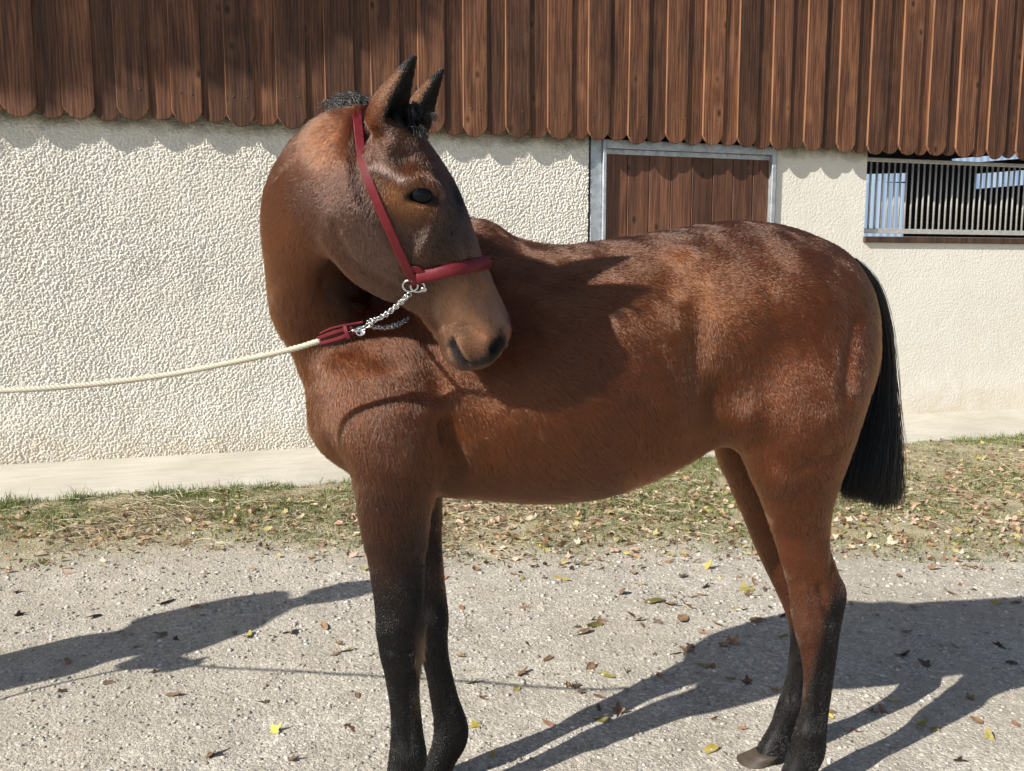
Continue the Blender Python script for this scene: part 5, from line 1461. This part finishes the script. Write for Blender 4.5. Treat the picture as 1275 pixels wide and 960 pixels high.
# single leaves seen in the photo: (px, py, size px, colour)
seen = [(20,766,16,"dark"),(22,735,15,"dark"),(118,768,22,"olive"),(206,752,22,"russet"),(246,757,20,"brown"),(204,792,24,"dark"),(217,797,14,"dark"),(310,794,20,"yellow"),(404,783,20,"brown"),(362,788,22,"dark"),(424,806,14,"brown"),(432,813,16,"olive"),(418,818,16,"brown"),(85,826,18,"brown"),(168,806,14,"brown"),(194,836,12,"dark"),
 (80,861,16,"dark"),(216,866,20,"russet"),(135,852,14,"brown"),(340,912,18,"yellow"),(330,875,14,"dark"),(435,905,16,"russet"),(260,945,26,"brown"),(362,948,18,"brown"),(445,868,14,"brown"),(440,910,14,"russet"),
 (700,724,22,"yellow"),(653,759,12,"russet"),(575,759,13,"russet"),(717,858,17,"dark"),(746,870,14,"russet"),(739,781,22,"olive"),(745,775,16,"brown"),(738,772,16,"olive"),(716,781,12,"dark"),(724,789,24,"brown"),(657,805,17,"russet"),(577,819,15,"russet"),(589,853,17,"olive"),(596,905,22,"yellow"),(614,941,16,"yellow"),(648,842,28,"brown"),(599,871,13,"brown"),
 (707,856,16,"brown"),(726,864,18,"russet"),(755,844,22,"olive"),(780,841,16,"dark"),(735,835,18,"brown"),(643,860,14,"olive"),(770,891,22,"russet"),(746,888,18,"dark"),(750,900,20,"olive"),(684,903,20,"russet"),(681,824,14,"brown"),(815,818,12,"brown"),(822,843,14,"brown"),
 (788,712,18,"russet"),(801,727,12,"yellow"),(849,718,16,"dark"),(880,708,18,"yellow"),(876,732,18,"dark"),(874,740,12,"russet"),(925,716,10,"russet"),(840,742,14,"brown"),(772,740,20,"brown"),(815,750,28,"olive"),(835,752,24,"brown"),(856,756,24,"brown"),(862,744,14,"russet"),(788,768,20,"russet"),(793,774,18,"brown"),(800,781,18,"brown"),(821,779,18,"dark"),(850,774,24,"brown"),(896,781,18,"brown"),(944,774,20,"brown"),(876,791,12,"russet"),(925,735,22,"olive"),(940,728,16,"brown"),(930,742,26,"brown"),(950,733,14,"dark"),(960,757,12,"brown"),(926,760,14,"brown"),
 (842,816,14,"yellow"),(858,812,24,"brown"),(862,806,18,"dark"),(900,806,20,"brown"),(912,804,18,"brown"),(877,830,22,"olive"),(885,832,16,"brown"),(909,846,14,"russet"),(933,849,18,"dark"),(966,858,20,"brown"),(973,794,16,"olive"),(975,768,14,"dark"),(884,933,24,"yellow"),(891,892,14,"brown"),(921,903,14,"russet"),(1031,888,16,"yellow"),(1034,883,14,"brown"),
 (1025,793,14,"dark"),(1100,885,18,"russet"),(1065,908,16,"russet"),(1085,884,16,"brown"),(1113,871,16,"yellow"),(1130,787,18,"dark"),(1125,816,22,"dark"),(1155,829,20,"dark"),(1240,802,20,"dark"),(1260,824,18,"dark"),(1190,805,12,"brown"),(1145,902,24,"olive"),(1160,905,16,"yellow"),(1190,945,20,"dark"),(1232,917,20,"olive"),(1215,895,18,"brown"),(1185,736,18,"brown"),(1240,747,16,"yellow"),(1265,745,20,"russet"),(1135,755,14,"brown"),(1080,740,12,"brown"),(1120,715,14,"russet"),(1200,702,12,"brown"),(1060,752,14,"russet"),(1090,766,12,"brown"),(1265,900,14,"russet"),(1210,870,14,"brown")]
CNAME = {"brown": ("dry brown fallen leaf", "brown leaves scattered on the gravel"), "russet": ("russet orange fallen leaf", "russet leaves scattered on the gravel"), "yellow": ("bright yellow fallen leaf", "yellow leaves scattered on the gravel"),
         "olive": ("olive green fallen leaf", "olive leaves scattered on the gravel"), "dark": ("dark curled fallen leaf", "dark curled leaves on the gravel")}
def zone(x, y):
    px = CX + F_PX*x/(y*math.cos(PITCH) + CAM_H*math.sin(PITCH)); q = float(q_of(x, y)); e = float(grass_edge(s_of(x, y)))
    side = "left of the forelegs" if px < 450 else "under the horse" if px < 960 else "right of the hind legs"
    if q < e + .05: return "on the grass strip " + side
    if q < e + .45: return "near the grass " + side
    depth = "on the far gravel " if y > 3.35 else "on the middle gravel " if y > 2.75 else "on the nearest gravel "
    return depth + side
def put_leaf(x, y, size, k, label=None):
    me = LMESH[(k, rng.integers(0, 6))]
    o = link("fallen_leaf", me, None); o.location = (x, y, float(gz_at(x, y)) + size*.10 + .001)
    o.scale = (size, size*rng.uniform(.7, 1.1), size*rng.uniform(.6, 1.2)); o.rotation_euler = (rng.normal(0, .30), rng.normal(0, .30), rng.uniform(0, 6.28))
    if k == "dark": o.rotation_euler[0] += rng.uniform(-.8, .8)
    zn = zone(x, y); szw = 'small ' if size < .0135 else 'large ' if size > .021 else 'medium '
    tag(o, label or szw + CNAME[k][0] + " " + zn, "leaf", None if label else szw + CNAME[k][1].split(" on ")[0] + " " + zn); return o
SPECIAL = {(884,933): "yellow green leaf on the gravel in front of the hind hoof", (596,905): "yellow leaf lying just right of the far fore fetlock", (700,724): "yellow leaf near the grass edge under the horse's belly", (1031,888): "yellow leaf touching the back of the near hind fetlock"}
for px, py, sz, k in seen:
    g_ = ground(px, py); d_cam = math.hypot(g_.y, CAM_H)
    size = sz/2.1*d_cam/F_PX*1.15
    o = put_leaf(g_.x, g_.y, size, k, SPECIAL.get((px, py)))
# smaller leaves nearer the grass edge
nl = 0
while nl < 120:
    x_, y_ = [float(v[0]) for v in visible_xy(1, 3.0, 5.4)]
    q = q_of(x_, y_); e = float(grass_edge(s_of(x_, y_)))
    if q < APR + .1: continue
    pr_ = math.exp(-((q - e)/.45)**2)*(1.0 if x_ > -.3 else .35)
    if rng.random() < pr_:
        put_leaf(x_, y_, rng.uniform(.010, .021), ["brown", "russet", "brown", "olive", "yellow", "russet", "dark"][rng.integers(0, 7)]); nl += 1
def litter(name, n, label):
    X, Y, s, q, e = strip_points(n, .25); frac = (q - APR)/(e - APR)
    keep = rng.random(n) < np.where(s < 2.0, .45, 1.0)*np.exp(-((frac - .62)/.42)**2); X, Y = X[keep], Y[keep]
    cols = np.array([[.33,.20,.115],[.48,.30,.18],[.62,.50,.37],[.20,.12,.07],[.64,.45,.34],[.42,.36,.15]])
    VV, FF, CC = [], [], []; off = 0
    tmpl = []
    for j in range(8):
        r = random.Random(j); o_ = leaf_outline(r.choice([0, 1, 1, 2]), r)[::2]; k = len(o_)
        z_ = .5*o_[:, 1]**2 + .25*np.sin(3*o_[:, 0] + j)
        tmpl.append((np.vstack([np.column_stack([o_, z_]), [[0, 0, -.05]]]), np.array([(i, (i+1) % k, k) for i in range(k)])))
    for x, y in zip(X, Y):
        v, f = tmpl[rng.integers(0, 8)]; sz = rng.uniform(.008, .025)
        R_ = np.array(Matrix.Rotation(rng.uniform(0, 6.28), 3, 'Z') @ Matrix.Rotation(rng.normal(0, .75), 3, 'X') @ Matrix.Rotation(rng.normal(0, .4), 3, 'Y'))
        VV.append(v@R_.T*sz + np.array([x, y, float(gz_at(x, y)) + sz*.35 + rng.uniform(0, .008)])); FF.append(f + off); off += len(v); CC.append(np.tile(cols[rng.integers(0, 6)]*rng.uniform(.6, 1.25), (len(v), 1)))
    me = mesh_np(name, np.vstack(VV), np.vstack(FF).astype(np.int32), True); ca = me.attributes.new("coat", 'FLOAT_COLOR', 'POINT')
    C_all = np.vstack(CC); ca.data.foreach_set("color", np.hstack([C_all, np.ones((len(C_all), 1))]).astype(np.float32).ravel())
    o = link(name, me, None, M_grass); tag(o, label, None, None, "stuff")
litter("leaf_litter", 22000, "small dead leaves caught in the grass strip")

# ================================================================== the handler, standing left of the view and holding the rope
M_cloth = plain("navy_jacket_cloth", (0.035, 0.045, 0.075), 0.85); M_skin = plain("skin", (0.50, 0.30, 0.21), 0.5)
def person_build():
    global FLD, G0, DIM, H
    sv = (FLD, G0, DIM, H)
    H = .008; G0 = np.array([-3.3, 1.42, -.02]); DIM = np.ceil((np.array([1.35, 1.35, 1.95]))/H).astype(int); FLD = np.full(DIM, .06, np.float32)
    px, py = -2.60, 2.12
    P = lambda x, y, z: (px + x, py + y, z)
    def cap(pts, r, k=.04): union(*capsule(pts, r), k)
    cap([P(-.02,-.11,.09), P(-.02,-.10,.50), P(0,-.09,.92)], [.055,.068,.095]); cap([P(.03,.11,.09), P(.04,.10,.50), P(0,.09,.92)], [.055,.068,.095])
    cap([P(-.07,-.11,.05), P(.14,-.12,.035)], [.045,.038]); cap([P(-.02,.11,.05), P(.19,.12,.035)], [.045,.038])
    union(*ellipsoid(P(0,0,.98), (.115,.145,.14)), .05); union(*ellipsoid(P(.01,0,1.20), (.115,.150,.22)), .06); union(*ellipsoid(P(0,0,1.38), (.105,.165,.10)), .05)
    cap([P(0,0,1.42), P(.01,0,1.53)], [.062,.056], .03)
    union(*ellipsoid(P(.02,0,1.63), (.098,.076,.118)), .02); union(*ellipsoid(P(.105,0,1.615), (.022,.014,.022)), .012); cap([P(.07,0,1.545), P(.085,0,1.55)], [.03,.026], .02)
    for s_ in (-1, 1): union(*ellipsoid(P(.0,s_*.078,1.625), (.018,.010,.03)), .006)
    h_ = np.array(HAND); w_ = h_ + np.array([-.10,.02,.0])
    cap([P(0,-.155,1.39), P(.07,-.20,1.12), tuple(w_)], [.062,.052,.036]); cap([tuple(w_), tuple(h_ + np.array([-.02,.02,0]))], [.032,.036], .02)
    for k, z in enumerate((.033,.011,-.011,-.033)):       # four fingers closed round the rope
        b_ = h_ + np.array([-.005 + .004*(k in (1,2)),-.022+.004*k, z*.9]); cap([tuple(b_), tuple(b_ + np.array([.035,-.006,.002])), tuple(b_ + np.array([.046,.022,0])), tuple(b_ + np.array([.020,.036,0]))], [.0105,.0098,.009,.0085], .004)
    cap([tuple(h_ + np.array([-.03,-.01,.03])), tuple(h_ + np.array([.0,.0,.052])), tuple(h_ + np.array([.03,.02,.046]))], [.014,.0115,.0095], .006)
    w2 = np.array(P(.14,.17,.95)); cap([P(0,.155,1.39), P(-.03,.18,1.12), tuple(w2)], [.062,.052,.036]); cap([tuple(w2), tuple(w2 + np.array([.05,-.01,-.05]))], [.032,.038], .02)
    for k in range(4):
        b_ = w2 + np.array([.055,-.04 + .02*k,-.06]); cap([tuple(b_), tuple(b_ + np.array([.03,0,-.03])), tuple(b_ + np.array([.025,-.005,-.055]))], [.0105,.0098,.0085], .004)
    cap([tuple(w2 + np.array([.02,-.045,-.03])), tuple(w2 + np.array([.05,-.065,-.06]))], [.013,.0105], .006)
    g = vdb.FloatGrid(0.06); g.copyFromArray(FLD); p, q_ = g.convertToQuads(isovalue=0.0); p = np.array(p, float)*H + G0; q_ = np.array(q_, np.int64)
    nq = np.cross(p[q_[:,1]]-p[q_[:,0]], p[q_[:,2]]-p[q_[:,0]])
    if (nq*p[q_[:,0]]).sum() < 0: q_ = q_[:, ::-1].copy()
    FLD, G0, DIM, H = sv
    return p, q_, np.array([px, py, 0])
p_, q_, po = person_build()
person = empty("person", tuple(po)); tag(person, "person in a dark jacket holding the lead rope, left of the horse", "person")
me = mesh_np("person_body", p_ - po, q_.astype(np.int32), True); me.materials.append(M_cloth); me.materials.append(M_skin)
pc_ = (p_ - po)[q_].mean(1); isskin = (pc_[:, 2] > 1.485) | (np.linalg.norm(p_[q_].mean(1) - np.array(HAND), axis=1) < .095) | (np.linalg.norm(pc_ - np.array([.19,.16,.89]), axis=1) < .105)
me.polygons.foreach_set("material_index", isskin.astype(np.int32))
link("body", me, person)
bm = bmesh.new(); bmesh.ops.create_uvsphere(bm, u_segments=24, v_segments=14, radius=1.0)
for v in bm.verts:
    v.co = Vector((v.co.x*.108 + .005, v.co.y*.088, v.co.z*.125 + 1.645)); 
bmesh.ops.delete(bm, geom=[v for v in bm.verts if v.co.z < 1.60 or (v.co.x > .06 and v.co.z < 1.69)], context='VERTS')
o = link("hair", bm_mesh(bm, "hair", True), person, plain("dark_hair", (0.03, 0.02, 0.015), 0.6)); sm_ = o.modifiers.new("thick", 'SOLIDIFY'); sm_.thickness = .012
for s_ in (-1, 1):
    bm = bmesh.new(); bmesh.ops.create_uvsphere(bm, u_segments=12, v_segments=8, radius=.012); bmesh.ops.translate(bm, verts=bm.verts, vec=(.098, s_*.033, 1.642)); link("eye", bm_mesh(bm, "eye", True), person, M_eye.m)

# ================================================================== unseen tree off to the left, crown shaped to shade the corner of the cladding
tb = Vector((-13.5, 2.4, 0)); tree = empty("tree", tuple(tb)); tag(tree, "unseen autumn tree off to the left, shaped to shade the corner of the barn", "tree")
M_bark = plain("grey_brown_bark", (0.12, 0.095, 0.07), 0.9, var=.4, vscale=12)
def back(px, py, L): return Vector(wall_pt(px, py)) - sdir*L
def wall_pt(px, py):
    s_, z_ = wall_sz(px, py, .13); return WA + WT*s_ + WN*.13 + Vector((0, 0, z_))
cc = back(60, -160, 7.2)
ac = Acc(); ac.add(*tube_np([(0,0,-.1),(.05,.02,1.5),(.12,.1,3.2),(.4,.25,4.8),tuple((cc - tb)*.82 + Vector((0,0,.5))),tuple(cc - tb)], [.26,.21,.18,.15,.08,.03], 12))
r_t = np.random.default_rng(12)
lv, lf = [], []
limbs = []
for i in range(26):
    d = r_t.normal(0, 1, 3); d /= np.linalg.norm(d); d[2] = abs(d[2])*.5; e_ = np.array(cc - tb) + d*np.array([2.2,2.0,2.0])*r_t.uniform(.5, 1)
    limbs.append(e_)
def shade_ok(P):
    """keep the leaf if its shadow stays in the shaded corner of the cladding"""
    o = WA + WN*.13; k = ((np.array(o) - P)@np.array(WN))/(np.array(sdir)@np.array(WN)); p = P + np.array(sdir)*k[:, None]
    rel_ = p - np.array(CAMP); dep = rel_[:, 1]*math.cos(PITCH) - rel_[:, 2]*math.sin(PITCH); upc = rel_[:, 1]*math.sin(PITCH) + rel_[:, 2]*math.cos(PITCH)
    px = CX + F_PX*rel_[:, 0]/dep; py = CY - F_PX*upc/dep
    line = np.interp(px, [-400, 0, 60, 130, 210, 300, 380, 440, 500, 560], [120, 96, 92, 66, 62, 70, 38, 28, 8, -14]) + 9*np.sin(px*.09)
    return (py < line) & (px < 540)
Lp = []
while sum(len(a) for a in Lp) < 15000:
    k = r_t.integers(0, len(limbs), 3000); p = np.array(limbs)[k]*r_t.uniform(.55, 1.08, (3000, 1)) + np.array(cc - tb)*0 + r_t.normal(0, .42, (3000, 3))
    p = np.array(cc - tb) + (p - np.array(cc - tb)); ok = shade_ok(p + np.array(tb)); p = p[ok & (p[:, 2] > 3.6)]; Lp.append(p)
    if len(Lp) > 60: break
Lp = np.vstack(Lp)
# a lower bough added to fill out that shade on the cladding
t_ = r_t.random(7000); bo = np.stack([np.array(back(p_x, p_y, 6.6 + .5*math.sin(p_x))) for p_x, p_y in zip(-60 + 560*t_[:7000:10], 60 - 100*t_[:7000:10])])
bo = np.repeat(bo, 10, 0) + r_t.normal(0, .30, (len(bo)*10, 3)); bo = bo[shade_ok(bo)] - np.array(tb); Lp = np.vstack([Lp, bo])
for i in range(0, len(limbs), 2):
    e_ = limbs[i]; ok = shade_ok(np.array([e_ + np.array(tb)]))[0]
    if ok: ac.add(*tube_np([tuple((cc - tb)*.8), tuple(np.array((cc - tb)*.8)*.45 + e_*.55 + np.array([0,0,.2])), tuple(e_)], [.06,.035,.012], 6))
bend_ = [tuple((cc - tb)*.85), tuple(np.array(back(120, -60, 6.7)) - np.array(tb)), tuple(np.array(back(330, -20, 6.6)) - np.array(tb)), tuple(np.array(back(470, -20, 6.6)) - np.array(tb))]
ac.add(*tube_np(bend_, [.07,.05,.03,.012], 7))
link("trunk", ac.mesh("trunk", True), tree, M_bark)
n = len(Lp); u_ = r_t.normal(0, 1, (n, 3)); u_ /= np.linalg.norm(u_, axis=1, keepdims=True); w_ = np.cross(u_, r_t.normal(0, 1, (n, 3))); w_ /= np.linalg.norm(w_, axis=1, keepdims=True); sz = r_t.uniform(.045, .085, (n, 1))
V_ = np.stack([Lp - u_*sz, Lp + w_*sz*.6, Lp + u_*sz, Lp - w_*sz*.6], 1).reshape(-1, 3); me = mesh_np("crown", V_, (np.arange(n)[:, None]*4 + np.arange(4)).astype(np.int32))
o = link("crown", me, tree, plain("autumn_foliage", (0.10, 0.085, 0.025), 0.6, var=.5, vscale=3))
